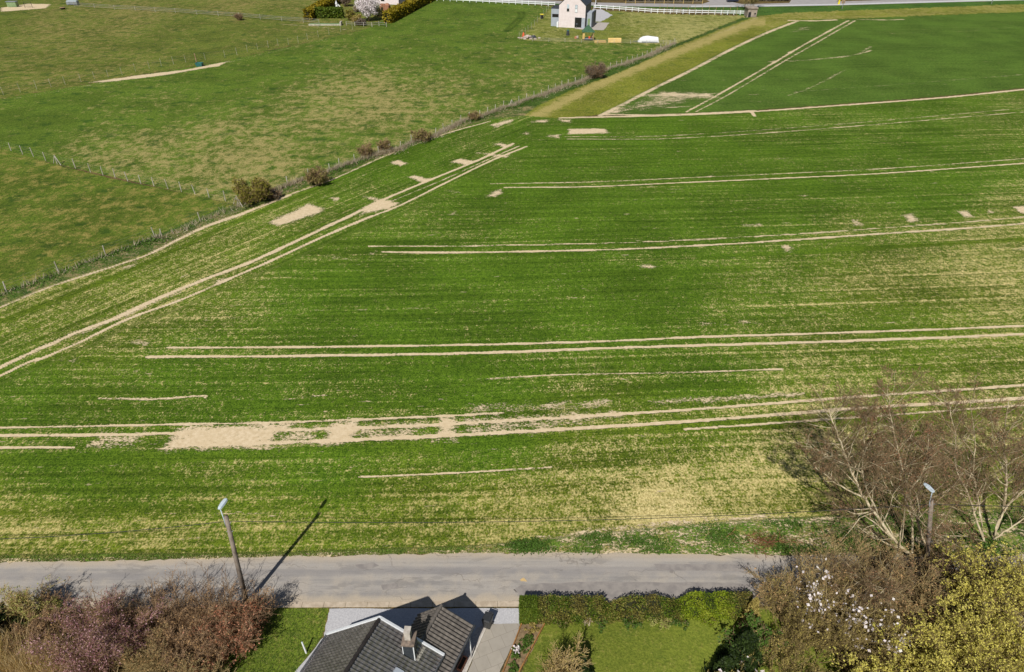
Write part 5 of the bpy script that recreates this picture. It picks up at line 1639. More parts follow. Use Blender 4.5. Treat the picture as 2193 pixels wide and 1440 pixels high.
# ------------------------------------------------------------------ fences
def wire_fence(name, bases, h, label, cat='fence', group=None, r=0.055, wires=(0.35, 0.7, 1.0), aframes=(), jit=0.05, postmat=None, wr=0.006, ridx=None, square=False):
    b = [P(*p) for p in bases]
    o0 = b[len(b) // 2].copy()
    root = empty(name, o0, label, cat, group)
    lean = [np.array([RNG.normal(0, jit), RNG.normal(0, jit), 0]) for _ in b]
    for i, p in enumerate(b):
        hh = h * random.uniform(0.9, 1.08)
        m = MB()
        q = p - o0
        if square: m.bar(q + np.array([0, 0, -.1]), q + np.array([0, 0, hh]), r * 2, r * 2)
        else: m.tube([q + np.array([0, 0, -.1]), q + lean[i] * .5 + np.array([0, 0, hh * .5]), q + lean[i] + np.array([0, 0, hh]), q + lean[i] + np.array([0, 0, hh + r * .5])], [r, r, r * .95, r * .5], 7)
        if i in aframes:
            nx = b[min(i + 1, len(b) - 1)] - b[max(i - 1, 0)]; nx = unit(nx)
            for s_ in (-1, 1): m.tube([q + nx * s_ * 1.0 + np.array([0, 0, 0]), q + lean[i] + np.array([0, 0, hh * .96])], r * 1.05, 7)
        m.build('post', postmat or M['post'], root)
    for f in wires:
        m = MB()
        for i in range(len(b) - 1):
            a_, c_ = b[i] - o0 + lean[i] * f, b[i + 1] - o0 + lean[i + 1] * f
            m.tube([a_ + np.array([0, 0, h * f * .92]), c_ + np.array([0, 0, h * f * .92])], wr, 4, False)
        m.build('wire', M['wire'], root)
    return root


FM = [(-90, 665), (14, 625), (126, 583), (226, 546), (332, 508), (348, 511), (429, 473), (515, 440), (565, 418), (616, 396), (662, 380), (706, 367), (727, 358), (760, 347), (785, 338), (811, 331),
      (835, 325), (859, 319), (882, 306), (907, 299), (933, 291), (950, 280), (968, 272), (987, 261), (1006, 257), (1028, 252), (1044, 245), (1061, 238), (1078, 231), (1096, 229), (1111, 221), (1128, 215), (1144, 209), (1159, 206), (1174, 198), (1189, 193), (1203, 187), (1217, 184), (1232, 180),
      (1246, 174), (1262, 165), (1278, 159), (1294, 153), (1307, 147), (1320, 143), (1331, 141), (1343, 135), (1354, 132), (1364, 129), (1375, 126), (1385, 121), (1395, 116), (1405, 111), (1414, 106), (1425, 103), (1434, 99), (1444, 94)]
wire_fence('wire_fence', FM, 1.4, 'long wire fence of silvery posts between the pasture and the crop field', aframes=(29,), r=0.07)
FA_ = [(0, 317), (24, 323), (49, 331), (72, 336), (98, 344), (123, 352), (162, 361), (194, 369), (221, 376), (247, 382), (274, 388), (302, 394), (330, 399), (360, 405), (389, 411), (418, 416), (448, 423), (483, 431), (510, 440)]
wire_fence('wire_fence', FA_, 1.55, 'wire fence with pale posts and a braced post crossing the pasture on the left', aframes=(5, 18), r=0.065, wires=(0.4, 0.75, 1.0))
FC_ = [(-20, 208), (8, 204), (44, 198), (79, 192), (110, 187), (140, 182), (174, 176), (203, 170), (232, 166), (262, 161), (291, 154), (320, 147), (346, 142), (372, 138), (398, 134), (440, 129), (482, 123), (508, 119), (530, 111), (552, 107), (575, 103), (596, 99), (618, 96), (639, 93), (659, 86), (682, 80), (705, 75), (730, 69), (755, 64)]
wire_fence('wire_fence', FC_, 1.9, 'thin stake fence along the sandy scrape in the upper left', r=0.032, wires=(0.4, 0.7, 0.98), wr=0.005)
FE_ = [(160, 15), (203, 18), (246, 21), (290, 23), (333, 26), (376, 28), (422, 32), (468, 35), (513, 38), (558, 42), (604, 46), (650, 49), (684, 52)]
wire_fence('rail_fence', FE_, 1.5, 'pale three strand fence running to the hedged garden', wires=(0.35, 0.7, 1.0), wr=0.05, r=0.06)
wire_fence('rail_fence', [(742, 55), (760, 56), (779, 57), (797, 58), (812, 56), (828, 58)], 1.3, 'short timber post and rail fence below the white blossom tree', wires=(0.45, 0.9), wr=0.06, r=0.09, postmat=M['post'])
FG_ = [(1112, 85), (1118, 80), (1125, 74), (1131, 69), (1138, 63), (1145, 56), (1151, 50), (1158, 43), (1164, 36), (1170, 28), (1175, 20)]
wire_fence('garden_fence', FG_, 2.0, 'tall thin garden fence left of the pink house', r=0.04, wires=(0.3, 0.6, 0.95), wr=0.01)
FH_ = [(1140, 89), (1175, 90), (1210, 91), (1245, 92), (1280, 93), (1315, 93.5), (1350, 94), (1385, 94.5), (1420, 95), (1447, 95)]
wire_fence('garden_fence', FH_, 1.1, 'low pale fence along the bottom of the pink house garden', r=0.05, wires=(0.3, 0.65, 1.0), wr=0.03)
sk = [(1412 + 15.0 * i, 31.5 + 0.25 * i) for i in range(12)]
wire_fence('stake_fence', sk, 3.0, 'row of thin brown stakes beside the white paddock fence', r=0.05, wires=(0.95,), wr=0.008, postmat=M['bark_brown'])
sk = [(1340 + 20.5 * i, 8.5) for i in range(9)]
wire_fence('roadside_fence', sk, 2.2, 'yellowish posts and rail beyond the far road', r=0.09, wires=(0.1, 0.4), wr=0.06, postmat=M['plywood'])


def white_fence(bases, label):
    b = [P(*p) for p in bases]
    o0 = b[len(b) // 2].copy()
    root = empty('paddock_fence', o0, label, 'fence', 'white paddock fences by the far road')
    for p in b:
        q = p - o0
        MB().box(q[0] - .10, q[0] + .10, q[1] - .10, q[1] + .10, -.1, 1.45, 0.03).build('post', M['white'], root)
    for z in (0.62, 1.2):
        m = MB()
        for i in range(len(b) - 1):
            m.bar(b[i] - o0 + np.array([0, -.11, z]), b[i + 1] - o0 + np.array([0, -.11, z]), 0.05, 0.24)
        m.build('rail', M['white'], root)


wl_ = [(922 + 14.0 * i, 1.0 + 0.68 * i) for i in range(20)]
white_fence(wl_, 'white two rail paddock fence left of the pink house')
wr_ = [(1272 + 13.6 * i, float(np.interp(1272 + 13.6 * i, [1272, 1327, 1400, 1470, 1600], [19.5, 23, 28.5, 30.5, 32.5]))) for i in range(25)]
white_fence(wr_, 'white two rail paddock fence right of the pink house')

# dead grass growing in the long fence line
rng = np.random.default_rng(11)
fx = np.array([p[0] for p in FM]); fy = np.array([p[1] for p in FM])
bx_, by_ = Pn(fx, fy)
t = rng.uniform(0, len(FM) - 1.001, 16000)
den = np.where(np.interp(t, np.arange(len(FM)), fx) > 560, 1.0, 0.22)
t = t[rng.uniform(0, 1, len(t)) < den]
i_ = t.astype(int); f_ = t - i_
X_ = bx_[i_] + (bx_[i_ + 1] - bx_[i_]) * f_; Y_ = by_[i_] + (by_[i_ + 1] - by_[i_]) * f_
lump = 0.75 + 0.35 * np.sin(X_ * 0.9) * np.sin(X_ * 0.37 + 1)
C = np.stack([X_ + rng.normal(0.2, .28, len(X_)), Y_ + rng.normal(-0.25, .28, len(X_)), np.zeros(len(X_))], 1)
V, F = blades(rng, C, 0.85, 0.12, 0.5)
tag(mesh_np('dead_grass', [(V, F, M['l_dead'])]), 'pale dead grass and brambles grown through the long wire fence', 'dead grass', kind='stuff')
t = rng.uniform(0, len(FM) - 1.001, 9000); i_ = t.astype(int); f_ = t - i_
X_ = bx_[i_] + (bx_[i_ + 1] - bx_[i_]) * f_; Y_ = by_[i_] + (by_[i_ + 1] - by_[i_]) * f_
C = np.stack([X_ + rng.normal(0.5, .5, len(X_)), Y_ + rng.normal(-0.9, .5, len(X_)), rng.uniform(.02, .35, len(X_))], 1)
ok = (np.sin(X_ * 0.6) + np.sin(X_ * 0.23 + 2) + rng.normal(0, .5, len(X_))) > 0.2
tag(mesh_np('brambles', [(*leaves(rng, C[ok], 0.13, 0.6), M['l_weed'])]), 'dark green bramble clumps on the bank below the long fence', 'brambles', kind='stuff')
tag(mesh_np('brambles', [(*leaves(rng, C[~ok][::3] * np.array([1, 1, .6]) + np.array([0.2, -.3, 0]), 0.13, 0.4), M['l_dead'])]), 'brown dead bracken on the bank below the long fence', 'bracken', kind='stuff')

for px, py, h, sp, lf, n, lab, seed in [(545, 432, 3.4, 2.6, 'l_oliveb', 6500, 'big olive brown bush where the two wire fences meet', 61), (682, 394, 2.4, 1.6, 'l_brownb', 2200, 'brown twiggy bush second along the long wire fence', 62),
                                      (905, 303, 2.0, 1.5, 'l_brownb', 1600, 'brown bush in the middle of the long wire fence', 63), (1274, 168, 3.3, 1.0, 'l_dark', 2600, 'dark round bare bush beside the grass track', 64),
                                      (785, 336, 2.0, 1.0, 'l_brownb', 700, 'small thin bush left of its twin on the fence line', 65), (823, 324, 1.8, 1.0, 'l_brownb', 700, 'small thin bush right of its twin on the fence line', 66),
                                      (1016, 258, 1.5, 1.0, 'l_brownb', 600, 'small dark bush in the dead grass near the field corner', 67), (513, 44, 2.0, 0.8, 'l_dark', 400, 'lone small shrub by the three strand fence', 68), (590, 424, 1.3, 1.2, 'l_dark', 900, 'low dark shrub right of the big olive bush', 69)]:
    lm = {'l_oliveb': 'l_oliveb', 'l_brownb': 'l_brownb', 'l_dark': 'l_darkb'}[lf]
    if lm not in M:
        M[lm] = mat_leaf(lm, {'l_oliveb': [T(112, 112, 36), T(146, 140, 52), T(90, 92, 32)], 'l_brownb': [T(116, 112, 58), T(146, 136, 76), T(96, 94, 48)], 'l_darkb': [T(96, 86, 74), T(122, 110, 96), T(78, 70, 60)]}[lm], 0.1)
    shrub('field_bush', B(px, py), h, sp, lab, 'bush', M['bark_dark'], M[lm], 30, n, 0.12, 'bushes along the long fence', 9, 8, tilt=0.95, rtwig=0.014, seed=seed, leafspread=0.12)

# ------------------------------------------------------------------ far upper left: hedged garden
def px_hedge(a, b, depth, h, label, leafm, n, ls):
    """hedge whose near foot runs between two photo pixels"""
    A_, B_ = P(*a), P(*b)
    d = B_ - A_; L_ = np.linalg.norm(d); ang = math.atan2(d[1], d[0])
    nrm = np.array([-d[1], d[0], 0]) / L_
    c = (A_ + B_) / 2 + nrm * depth / 2
    return hedge('garden_hedge', -L_ / 2, L_ / 2, -depth / 2, depth / 2, h, label, leafm, n, ls, None, 0.25, 'hedges of the far garden', ang, (c[0], c[1], 0), coreinset=0.3)


px_hedge((822, 50), (925, -4), -2.6, 3.3, 'golden conifer hedge along the right of the far garden', M['l_golden'], 9000, 0.34)
px_hedge((652, 44), (738, -6), -2.4, 3.2, 'golden conifer hedge along the left of the far garden', M['l_golden'], 7000, 0.34)
px_hedge((676, 40), (734, 40), 1.8, 3.0, 'dark green hedge closing the front of the far garden', M['l_hedge'], 5000, 0.28)
bt = empty('blossom_tree', P(790, 46), 'white blossoming tree in the far hedged garden', 'tree')
MB().tube([(0, 0, 0), (0.1, 0, 1.5), (0, 0.1, 3.6)], [.2, .16, .06], 7).build('trunk', M['bark_dark'], bt)
n = 4200
d_ = unit(rng.normal(0, 1, (n, 3))); lob = 1 + .22 * np.sin(d_[:, 0] * 7 + d_[:, 2] * 5) + .15 * np.sin(d_[:, 1] * 9)
C = d_ * (rng.uniform(.35, 1, (n, 1)) ** .5) * lob[:, None] * np.array([[3.4, 3.0, 2.9]]) + np.array([0, 0, 4.6])
mesh_np('crown', [(*leaves(rng, C, .2, .8), M['l_white'])], bt)
for px, py, h, sp, lm, lab in [(752, 44, 2.6, 1.6, 'l_oliveb', 'olive brown shrub left of the white blossom tree'), (812, 36, 2.6, 1.3, 'l_conifer', 'dark green shrub right of the white blossom tree'), (775, 55, 1.8, 2.0, 'l_darkb', 'dark low shrub below the white blossom tree'),
                               (742, 14, 3.4, 1.8, 'l_darkb', 'dark bare shrub at the back of the hedged garden'), (765, 26, 1.8, 1.2, 'l_dead', 'pale grass clump in the hedged garden'), (765, 48, 2.0, 1.0, 'l_olive', 'yellowish shrub in front of the white blossom tree')]:
    shrub('garden_shrub', B(px, py), h, sp, lab, 'shrub', M['bark_dark'], M[lm], 18, 900, 0.22, 'shrubs of the far garden', 7, 6, tilt=0.9, rtwig=0.02, leafspread=0.2)
bd = P(698, 54)
rb_ = empty('raised_bed', bd, 'grey timber raised bed in front of the far garden hedge', 'raised bed')
MB().box(-5.4, 5.0, -.9, .9, 0, .35, .03).build('frame', M['post'], rb_)
MB().box(-5.2, 4.8, -.7, .7, .35, .40).build('soil', M['palegreen'], rb_)
MB().box(4.7, 5.2, -1.2, .9, 0, 1.1, .03).build('end_board', M['post'], rb_)
bk = P(826, 29)
bb = empty('brick_oven', bk, 'stepped red brick garden oven inside the far garden', 'brick oven', rz=-.3)
MB().box(-1.7, .1, -.7, .7, 0, 3.0, .04).build('chimney', M['brick'], bb)
MB().box(.1, 1.7, -.7, .7, 0, 2.6, .04).build('body', M['brick'], bb)
MB().add([(.0, -.8, 2.6), (1.8, -.8, 2.6), (1.8, .8, 2.6), (0, .8, 2.6), (.5, 0, 3.3), (1.3, 0, 3.3)], [(0, 1, 5, 4), (2, 3, 4, 5), (1, 2, 5), (3, 0, 4), (3, 2, 1, 0)]).build('roof', M['brick'], bb)
MB().box(-1.1, -.5, -.74, -.68, 1.1, 2.0).build('opening', M['glass'], bb)
fh = P(838, 10)
h2 = empty('far_house', fh, 'pale house with dark roof at the top edge, behind the far garden', 'house', rz=-.25)
MB().box(-6.5, 3.0, 0, 9, 0, 3.2).build('wall', M['pink'], h2)
MB().add([(-6.9, -.4, 3.1), (3.4, -.4, 3.1), (3.4, 9.4, 3.1), (-6.9, 9.4, 3.1), (-6.9, 4.5, 7), (3.4, 4.5, 7)], [(0, 1, 5, 4), (2, 3, 4, 5), (1, 2, 5), (3, 0, 4), (3, 2, 1, 0)]).build('roof', M['darkroof'], h2)
MB().box(3.02, 8.5, .5, 8, 0, 2.8).build('garage', M['darkroof'], h2)
MB().box(-4.0, -2.6, -.05, .02, 1.0, 2.2).build('window', M['glass'], h2)
st = empty('garden_statue', P(721, 15.5), 'small white ornament standing in the far hedged garden', 'ornament')
MB().tube([(0, 0, 0), (0, 0, .5), (0, 0, .55), (0, 0, 1.2), (0.05, 0, 1.7), (.05, 0, 1.95), (.05, 0, 2.1)], [.55, .5, .28, .42, .2, .24, .08], 10).build('figure', M['white'], st)
MB().tube([(.5, 0, .9), (1.0, .1, .35), (1.3, 0, .1)], [.22, .2, .12], 8).build('tail', M['white'], st)
# field furniture, upper left
wt = empty('water_trough', P(428, 142), 'teal water trough on the sand below the stake fence', 'trough')
V = [(-.7, -.5, 0), (.7, -.5, 0), (.7, .5, 0), (-.7, .5, 0), (-.85, -.62, .85), (.85, -.62, .85), (.85, .62, .85), (-.85, .62, .85), (-.72, -.5, .85), (.72, -.5, .85), (.72, .5, .85), (-.72, .5, .85), (-.68, -.46, .55), (.68, -.46, .55), (.68, .46, .55), (-.68, .46, .55)]
F = [(3, 2, 1, 0)] + [(4 * i + j, 4 * i + (j + 1) % 4, 4 * i + 4 + (j + 1) % 4, 4 * i + 4 + j) for i in (0, 1, 2) for j in range(4)] + [(12, 13, 14, 15)]
MB().add(V, F).build('tub', M['teal'], wt)
MB().tube([(.86, 0, .6), (1.1, 0, .6), (1.1, 0, 0)], .05, 6).build('pipe', M['black'], wt)
gp = empty('gate_post', P(421, 134), 'thick dark wooden post behind the teal trough', 'post')
MB().tube([(0, 0, -.1), (0, 0, 1.2), (-.05, 0, 2.2)], [.14, .13, .12], 8).build('shaft', M['bark_dark'], gp)
MB().tube([(-.05, 0, 2.2), (-.05, 0, 2.26)], [.13, .05], 8).build('cap', M['bark_dark'], gp)
tr = empty('cattle_feeder', P(157, 11), 'light grey cattle feeder at the top left', 'feeder')
MB().box(-2.0, 2.0, -.8, .8, .25, 1.3, .08).build('tank', M['greyplastic'], tr)
MB().box(-1.8, 1.8, -.65, .65, 1.3, 1.5, .05).build('lid', M['lamp'], tr)
for sx in (-1.7, 1.7): MB().box(sx - .1, sx + .1, -.7, .7, 0, .25).build('leg', M['steel'], tr)
st2 = empty('feed_box', P(29, 15), 'pale green shelter box at the top left corner', 'shelter')
MB().box(-1.7, 1.7, -.8, .8, .1, 1.7, .04).build('body', M['palegreen'], st2)
MB().box(-1.85, 1.85, -.95, .95, 1.7, 1.85, .03).build('roof', M['greyplastic'], st2)
gt = empty('field_gate', P(61, 17), 'dark metal gate frame by the worn sand, top left', 'gate')
for x in (-1.2, 1.5): MB().tube([(x, 0, -.1), (x, 0, 2.0)], .07, 8).build('post', M['black'], gt)
m = MB()
for z in (.4, .9, 1.4, 1.9): m.tube([(-1.2, 0, z), (1.5, 0, z)], .04, 6)
m.build('bars', M['black'], gt)
tb = empty('feed_tub', P(135, 20.5), 'dark low feed tub lying on the upper left meadow', 'tub')
MB().tube([(0, 0, 0), (0, 0, .3), (0, 0, .62)], [.55, .8, .95], 14).build('shell', M['black'], tb)
MB().tube([(0, 0, .60), (0, 0, .66)], [1.0, 1.0], 14).build('rim', M['bark_dark'], tb)

# ------------------------------------------------------------------ the pink house and its garden
cA = P(1196, 58.5); cB = P(1252, 61.5)
gv = cB - cA; W_ = np.linalg.norm(gv); ang = math.atan2(gv[1], gv[0])
ph = empty('pink_house', cA, 'tall pink brick house with grey side wing and dark roof', 'house', rz=ang)
EH, RH, DP = 6.5, 10.3, 9.5
m = MB()
m.add([(0, 0, 0), (W_, 0, 0), (W_, 0, EH), (W_ / 2, 0, RH), (0, 0, EH), (0, DP, 0), (W_, DP, 0), (W_, DP, EH), (W_ / 2, DP, RH), (0, DP, EH)],
      [(0, 1, 2, 3, 4), (9, 8, 7, 6, 5), (0, 4, 9, 5)])
wallo = m.build('wall', M['pink'], ph)
MB().add([(W_, 0.02, 0), (W_ + .03, 0.02, 0), (W_ + .03, DP, 0), (W_, DP, 0), (W_, 0.02, EH), (W_ + .03, 0.02, EH), (W_ + .03, DP, EH), (W_, DP, EH)], [(0, 1, 5, 4), (1, 2, 6, 5), (2, 3, 7, 6), (4, 5, 6, 7)]).build('shade_side_wall', M['slate'], ph)  # house side away from the sun: its shade is put into the dark colour
sl2 = (RH - EH) / (W_ / 2)
for s_ in (0, 1):
    x0, x1 = (W_ / 2, W_ + .2) if s_ else (W_ / 2, -.2)
    z1 = EH - .2 * sl2
    vs = [(x0, -.12, RH + .02), (x1, -.12, z1 + .02), (x1, DP + .12, z1 + .02), (x0, DP + .12, RH + .02)]
    vs += [(x, y, z + .2) for x, y, z in vs]
    rf = MB().add(vs, [(0, 1, 2, 3), (7, 6, 5, 4), (0, 4, 5, 1), (1, 5, 6, 2), (2, 6, 7, 3), (3, 7, 4, 0)]).build('roof', M['darkroof'], ph)
    if s_:
        pv = [(W_ / 2 + (W_ / 2) * f, y, RH - (RH - EH) * f + .26) for f, y in ((.12, 1.0), (.75, 1.0), (.75, 6.0), (.12, 6.0))]
        pv += [(x, y, z + .06) for x, y, z in pv]
        MB().add(pv, [(3, 2, 1, 0), (4, 5, 6, 7), (0, 1, 5, 4), (1, 2, 6, 5), (2, 3, 7, 6), (3, 0, 4, 7)]).build('solar_panel', M['solar'], rf)
sc_ = W_ / 310.0     # crop pixels to metres


def win(x0, x1, z0, z1, name='window', mat='glass', parent=None, y=-.06, frame=True):
    o = MB().box(x0 * W_, x1 * W_, y, y + .05, z0, z1).build(name, M[mat], ph)
    if frame:
        m = MB()
        a, b = x0 * W_, x1 * W_
        for q in ((a - .06, a, z0 - .06, z1 + .06), (b, b + .06, z0 - .06, z1 + .06)): m.box(q[0], q[1], y - .03, y + .05, q[2], q[3])
        m.box(a, b, y - .03, y + .05, z1, z1 + .06); m.box(a, b, y - .03, y + .05, z0 - .06, z0)
        m.build('frame', M['greyplastic'], o)
    return o


win(.30, .38, 4.75, 5.5)
MB().box(.30 * W_, .38 * W_, -.1, -.02, 5.56, 6.7).build('shutter', M['lamp'], ph)
win(.61, .69, 4.55, 5.5, mat='white'); win(.61, .69, 5.62, 6.6, mat='lamp')
win(.62, .87, 0.25, 3.05, 'door')
MB().box(.875 * W_, .995 * W_, -.12, -.02, 0.05, 3.05).build('shutter', M['greyclad'], ph)
MB().box(-.55, -.05, -.3, .25, 0.0, 1.6).build('meter_box', M['white'], ph)
wg = MB().box(-2.75, -.06, 1.2, 7.5, 0, 5.1).build('wing', M['greyclad'], ph)
MB().box(-2.4, -.35, 1.12, 1.22, 2.7, 3.6).build('window', M['glass'], ph)
m = MB()
m.box(-2.9, -2.75, 1.1, 7.6, 5.1, 5.3); m.box(-.2, -.06, 1.1, 7.6, 5.1, 5.3)
for i in range(9): m.box(-2.75, -.2, 1.15 + i * .78, 1.30 + i * .78, 5.12, 5.28)
m.build('pergola_roof', M['darkroof'], ph)
MB().box(W_ + .04, W_ + 1.7, 2.0, 7.0, 0, 4.2).build('porch', M['greyclad'], ph)
MB().box(W_ + .5, W_ + 1.25, 1.93, 2.02, .1, 2.6).build('porch_door', M['palegreen'], ph)
MB().box(W_ + 1.71, W_ + 2.2, 2.4, 7.0, 0, 4.4).build('porch_wall', M['darkroof'], ph)
MB().tube([(W_ + .1, -.1, 0), (W_ + .1, -.1, EH - .2)], .09, 8).build('downpipe', M['slate'], ph)

pw = empty('playhouse', P(1259, 86), 'green roofed wooden playhouse on stilts in the garden', 'playhouse')
for sx in (-1.5, 1.5):
    for sy in (-1.0, 1.0): MB().box(sx - .1, sx + .1, sy - .1, sy + .1, 0, 2.5).build('post', M['bark_brown'], pw)
MB().box(-1.6, 1.6, -1.1, 1.1, .35, .5).build('deck', M['greyplastic'], pw)
MB().box(-1.7, -1.1, -1.14, -1.02, .5, 2.0).build('panel', M['plywood'], pw)
MB().box(1.05, 1.35, -1.08, 1.0, .5, 1.3).build('panel', M['bark_dark'], pw)
MB().add([(-1.85, -1.3, 2.3), (1.85, -1.3, 2.3), (1.85, 1.3, 2.3), (-1.85, 1.3, 2.3), (0, -1.3, 4.0), (0, 1.3, 4.0)], [(0, 1, 4), (2, 3, 5), (1, 2, 5, 4), (3, 0, 4, 5), (3, 2, 1, 0)]).build('roof', M['greenroof'], pw)
MB().box(.1, .6, -.6, -.1, .5, 1.1, .06).build('toy', M['orange'], pw)
sh = empty('white_shell', P(1389, 90), 'white moulded trailer cover lying by the garden fence', 'trailer cover')
V, F = [], []
prof = [(-3.2, .0, .5), (-2.6, .9, .9), (-1.7, 1.35, 1.1), (-.3, 1.5, 1.15), (1.4, 1.3, 1.15), (2.6, 1.15, 1.1), (2.9, .0, 1.0)]
for x, z, wd in prof:
    V += [(x, -wd, 0.05), (x, -wd * .85, z * .75 + .08), (x, -wd * .35, z + .1), (x, wd * .35, z + .1), (x, wd * .85, z * .75 + .08), (x, wd, .05)]
for i in range(len(prof) - 1):
    for j in range(5): F.append((6 * i + j, 6 * i + 6 + j, 6 * i + 7 + j, 6 * i + 1 + j))
F += [tuple(range(5, -1, -1)), tuple(range(36, 42))]
MB().add(V, F).build('shell', M['white'], sh, smooth=False)
MB().box(-2.2, 2.4, -1.22, -1.12, .0, .3).build('skirt', M['greyplastic'], sh)
MB().bar((-3.2, 0, .2), (-4.6, 0, .15), .16, .12).build('drawbar', M['steel'], sh)
bx = empty('sandbox', P(1316, 91), 'plywood panel leaning at the garden fence', 'plywood panel')
MB().add([(-1.9, -.5, 0), (1.9, -.5, 0), (1.9, .2, 1.15), (-1.9, .2, 1.15), (-1.9, -.44, 0), (1.9, -.44, 0), (1.9, .26, 1.15), (-1.9, .26, 1.15)], [(0, 1, 2, 3), (7, 6, 5, 4), (0, 4, 5, 1), (1, 5, 6, 2), (2, 6, 7, 3), (3, 7, 4, 0)]).build('board', M['plywood'], bx)
MB().bar((-1.7, .3, 0), (-1.7, .3, 1.1), .1).build('prop', M['board'], bx)
bx = empty('sandbox', P(1285, 91), 'low plywood sandpit beside the playhouse', 'sandpit')
m = MB()
for q in ((-1.7, 1.7, -.8, -.72), (-1.7, 1.7, .72, .8), (-1.7, -1.62, -.72, .72), (1.62, 1.7, -.72, .72)): m.box(q[0], q[1], q[2], q[3], 0, .4)
m.build('frame', M['plywood'], bx)
MB().box(-1.6, 1.6, -.7, .7, 0, .2).build('sand_fill', M['sand'], bx)
bb = empty('barbecue', P(1235, 60.5), 'grey kettle barbecue on the terrace by the open door', 'barbecue')
for a in (0, 2.1, 4.2): MB().tube([(math.cos(a) * .35, math.sin(a) * .35, 0), (math.cos(a) * .2, math.sin(a) * .2, .8)], .035, 6).build('leg', M['steel'], bb)
MB().tube([(0, 0, .7), (0, 0, .85), (0, 0, 1.1), (0, 0, 1.35), (0, 0, 1.5)], [.15, .42, .5, .38, .1], 12).build('kettle', M['slate'], bb, smooth=True)
cp = empty('compost_bin', P(1216, 76), 'dark green compost bin on the house lawn', 'compost bin')
MB().tube([(0, 0, 0), (0, 0, .7), (0, 0, 1.35)], [.5, .46, .36], 12).build('body', M['slate'], cp)
MB().tube([(0, 0, 1.35), (0, 0, 1.45), (0, 0, 1.55)], [.4, .38, .12], 12).build('lid', M['teal'], cp)
bn = empty('wheelie_bin', P(1160, 40), 'black bin with yellow lid at the thin garden fence', 'bin')
V = []
for z, s_ in ((0.0, .42), (1.2, .55)): V += [(-s_, -s_, z), (s_, -s_, z), (s_, s_, z), (-s_, s_, z)]
MB().add(V, [(3, 2, 1, 0), (0, 1, 5, 4), (1, 2, 6, 5), (2, 3, 7, 6), (3, 0, 4, 7), (4, 5, 6, 7)]).build('body', M['black'], bn)
MB().box(-.6, .6, -.6, .6, 1.2, 1.38, .08).build('lid', M['yellow'], bn)
for sx in (-.4, .4): MB().tube([(sx - .05, .5, .15), (sx + .05, .5, .15)], .15, 10).build('wheel', M['black'], bn)
rp = empty('rubble_pile', P(1131, 82.5), 'pile of pale rubble at the corner of the thin garden fence', 'rubble')
rngr = np.random.default_rng(3)
m = MB()
for k in range(26):
    x, y = rngr.normal(0, 1.0), rngr.normal(0, .6); s_ = rngr.uniform(.25, .5); z = max(0, 0.9 - abs(x) * .5 - abs(y) * .5)
    m.box(x - s_, x + s_, y - s_ * .7, y + s_ * .7, z - .1, z + s_ * .7, s_ * .25)
m.build('stones', M['rubble'], rp)
bg_ = empty('tarp_bundle', P(1142, 82.5), 'dark bundle beside the pale rubble pile', 'bundle')
MB().tube([(-.9, 0, .15), (-.4, 0, .4), (.3, .1, .45), (.9, 0, .2)], [.15, .42, .45, .2], 10).build('cover', M['slate'], bg_, smooth=True)
MB().tube([(-.1, 0, .84), (0, 0, .9), (.1, 0, .86)], [.05, .07, .05], 8).build('strap', M['rubble'], bg_)
ob = empty('traffic_cone', P(1121, 79.5), 'orange cone on the fence corner by the rubble', 'cone')
MB().box(-.35, .35, -.35, .35, 0, .08).build('foot', M['black'], ob)
MB().tube([(0, 0, .08), (0, 0, .9), (0, 0, 1.3)], [.42, .28, .12], 10).build('body', M['orange'], ob)
tx = empty('toy_heap', P(1234, 83), 'small reddish toy heap left of the playhouse', 'toys')
MB().box(-.5, .1, -.3, .3, 0, .6, .1).build('crate', M['terracotta'], tx)
MB().tube([(.35, 0, .0), (.35, 0, .2), (.35, 0, .75), (.35, 0, .8)], [.2, .38, .3, .1], 10).build('ball', M['rubble'], tx)

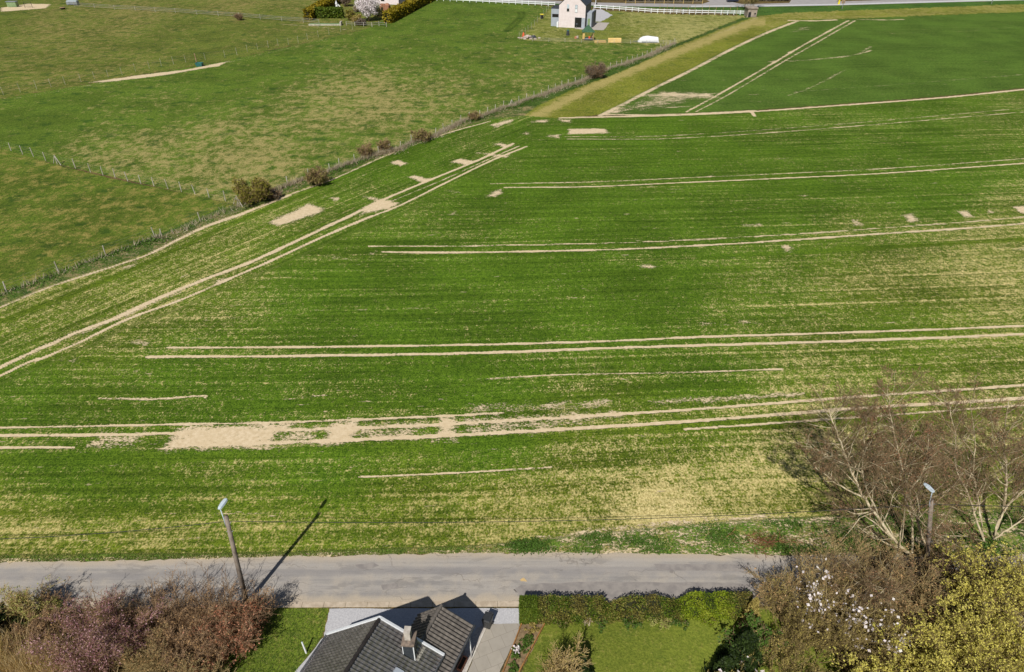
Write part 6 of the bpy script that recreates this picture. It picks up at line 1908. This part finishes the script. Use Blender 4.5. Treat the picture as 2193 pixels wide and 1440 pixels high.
# ------------------------------------------------------------------ along the far road
ks = empty('concrete_shelter', P(1609, 37), 'old concrete block shelter with dark opening at the end of the white fence', 'shelter')
MB().box(-1.6, 1.6, -.4, 3.6, 0, 2.7, .1).build('body', M['concrete'], ks)
MB().box(-1.9, 1.7, -.7, 3.7, 2.7, 3.0, .08).build('roof', M['concrete'], ks)
MB().box(-1.3, -.4, -.46, -.38, 0, 1.6).build('opening', M['black'], ks)
MB().box(.7, 1.2, -.46, -.38, .9, 1.4).build('vent', M['black'], ks)
shrub('roadside_tree', B(1603, 20), 7.5, 4.2, 'bare twiggy tree growing behind the concrete shelter', 'tree', M['bark_brown'], M['l_brownb'], 12, 1500, 0.16, None, 8, 8, tilt=0.7, rtwig=0.025)
for px, py, h, lab, pan in [(1803, 19.5, 2.9, 'road sign post seen from behind, nearer the shelter', True), (2123, 8.5, 2.6, 'road sign post seen from behind, at the far right', True), (1275, 18, 5.0, 'pale tall post at the end of the white fence by the pink house', False)]:
    sg = empty('sign_post', P(px, py), lab, 'sign post')
    MB().tube([(0, 0, -.1), (0, 0, h)], .12, 8).build('post', M['steel'] if pan else M['white'], sg)
    if pan: MB().box(-.55, .55, .1, .16, h - 1.2, h + .1, .03).build('panel', M['bark_dark'], sg)
    else: MB().box(.15, .6, -.05, .05, 1.2, 1.8, .02).build('panel', M['black'], sg)
ym = empty('marker_post', P(1796, 9.5), 'short yellow marker on the far road', 'marker')
MB().tube([(0, 0, 0), (0, 0, .3), (0, 0, 1.6)], [.4, .35, .3], 10).build('body', M['yellow'], ym)
MB().tube([(0, 0, 1.6), (0, 0, 1.75)], [.32, .1], 10).build('cap', M['yellow'], ym)
hx_ = [(1338, 1505, 'dark clipped hedge beyond the far road, behind yellowish posts'), (1612, 1690, 'dark hedge beyond the far road, right of the bare roadside tree')]
for a, b, lab in hx_:
    A_, B_ = P(a, 3), P(b, 3)
    hedge('roadside_hedge', -(B_[0] - A_[0]) / 2, (B_[0] - A_[0]) / 2, -1.2, 1.2, 3.5, lab, M['l_darkb'], 4500, .4, None, .3, 'hedges beyond the far road', 0, ((A_[0] + B_[0]) / 2, A_[1] + 1.2, 0), coreinset=.35)
cr_ = empty('parked_car', P(1568, 4.5), 'dark blue car parked on the forecourt beyond the far road', 'car', rz=.15)
V, F = [], []
for y, z0, z1 in ((-.85, .3, .85), (.85, .3, .85)): pass
body = [(-2.1, .35), (2.1, .35), (2.15, .75), (1.2, .95), (.6, 1.45), (-1.1, 1.45), (-1.9, .95), (-2.15, .8)]
V = [(x, -.85, z) for x, z in body] + [(x, .85, z) for x, z in body]
nb = len(body)
MB().add(V, [tuple(range(nb)), tuple(range(2 * nb - 1, nb - 1, -1))] + [(i, nb + i, nb + (i + 1) % nb, (i + 1) % nb) for i in range(nb)]).build('body', mat_plain('dark_blue_paint', (.02, .03, .06), None, 2, .3, spec=.6), cr_)
for x in (-1.3, 1.3):
    for y in (-.82, .82): MB().tube([(x, y - .1, .32), (x, y + .1, .32)], .32, 14).build('wheel', M['black'], cr_)
MB().box(-.9, .5, -.88, -.84, 1.0, 1.35).build('window', M['glass'], cr_)
# dandelion flecks and molehills are left to the ground texture
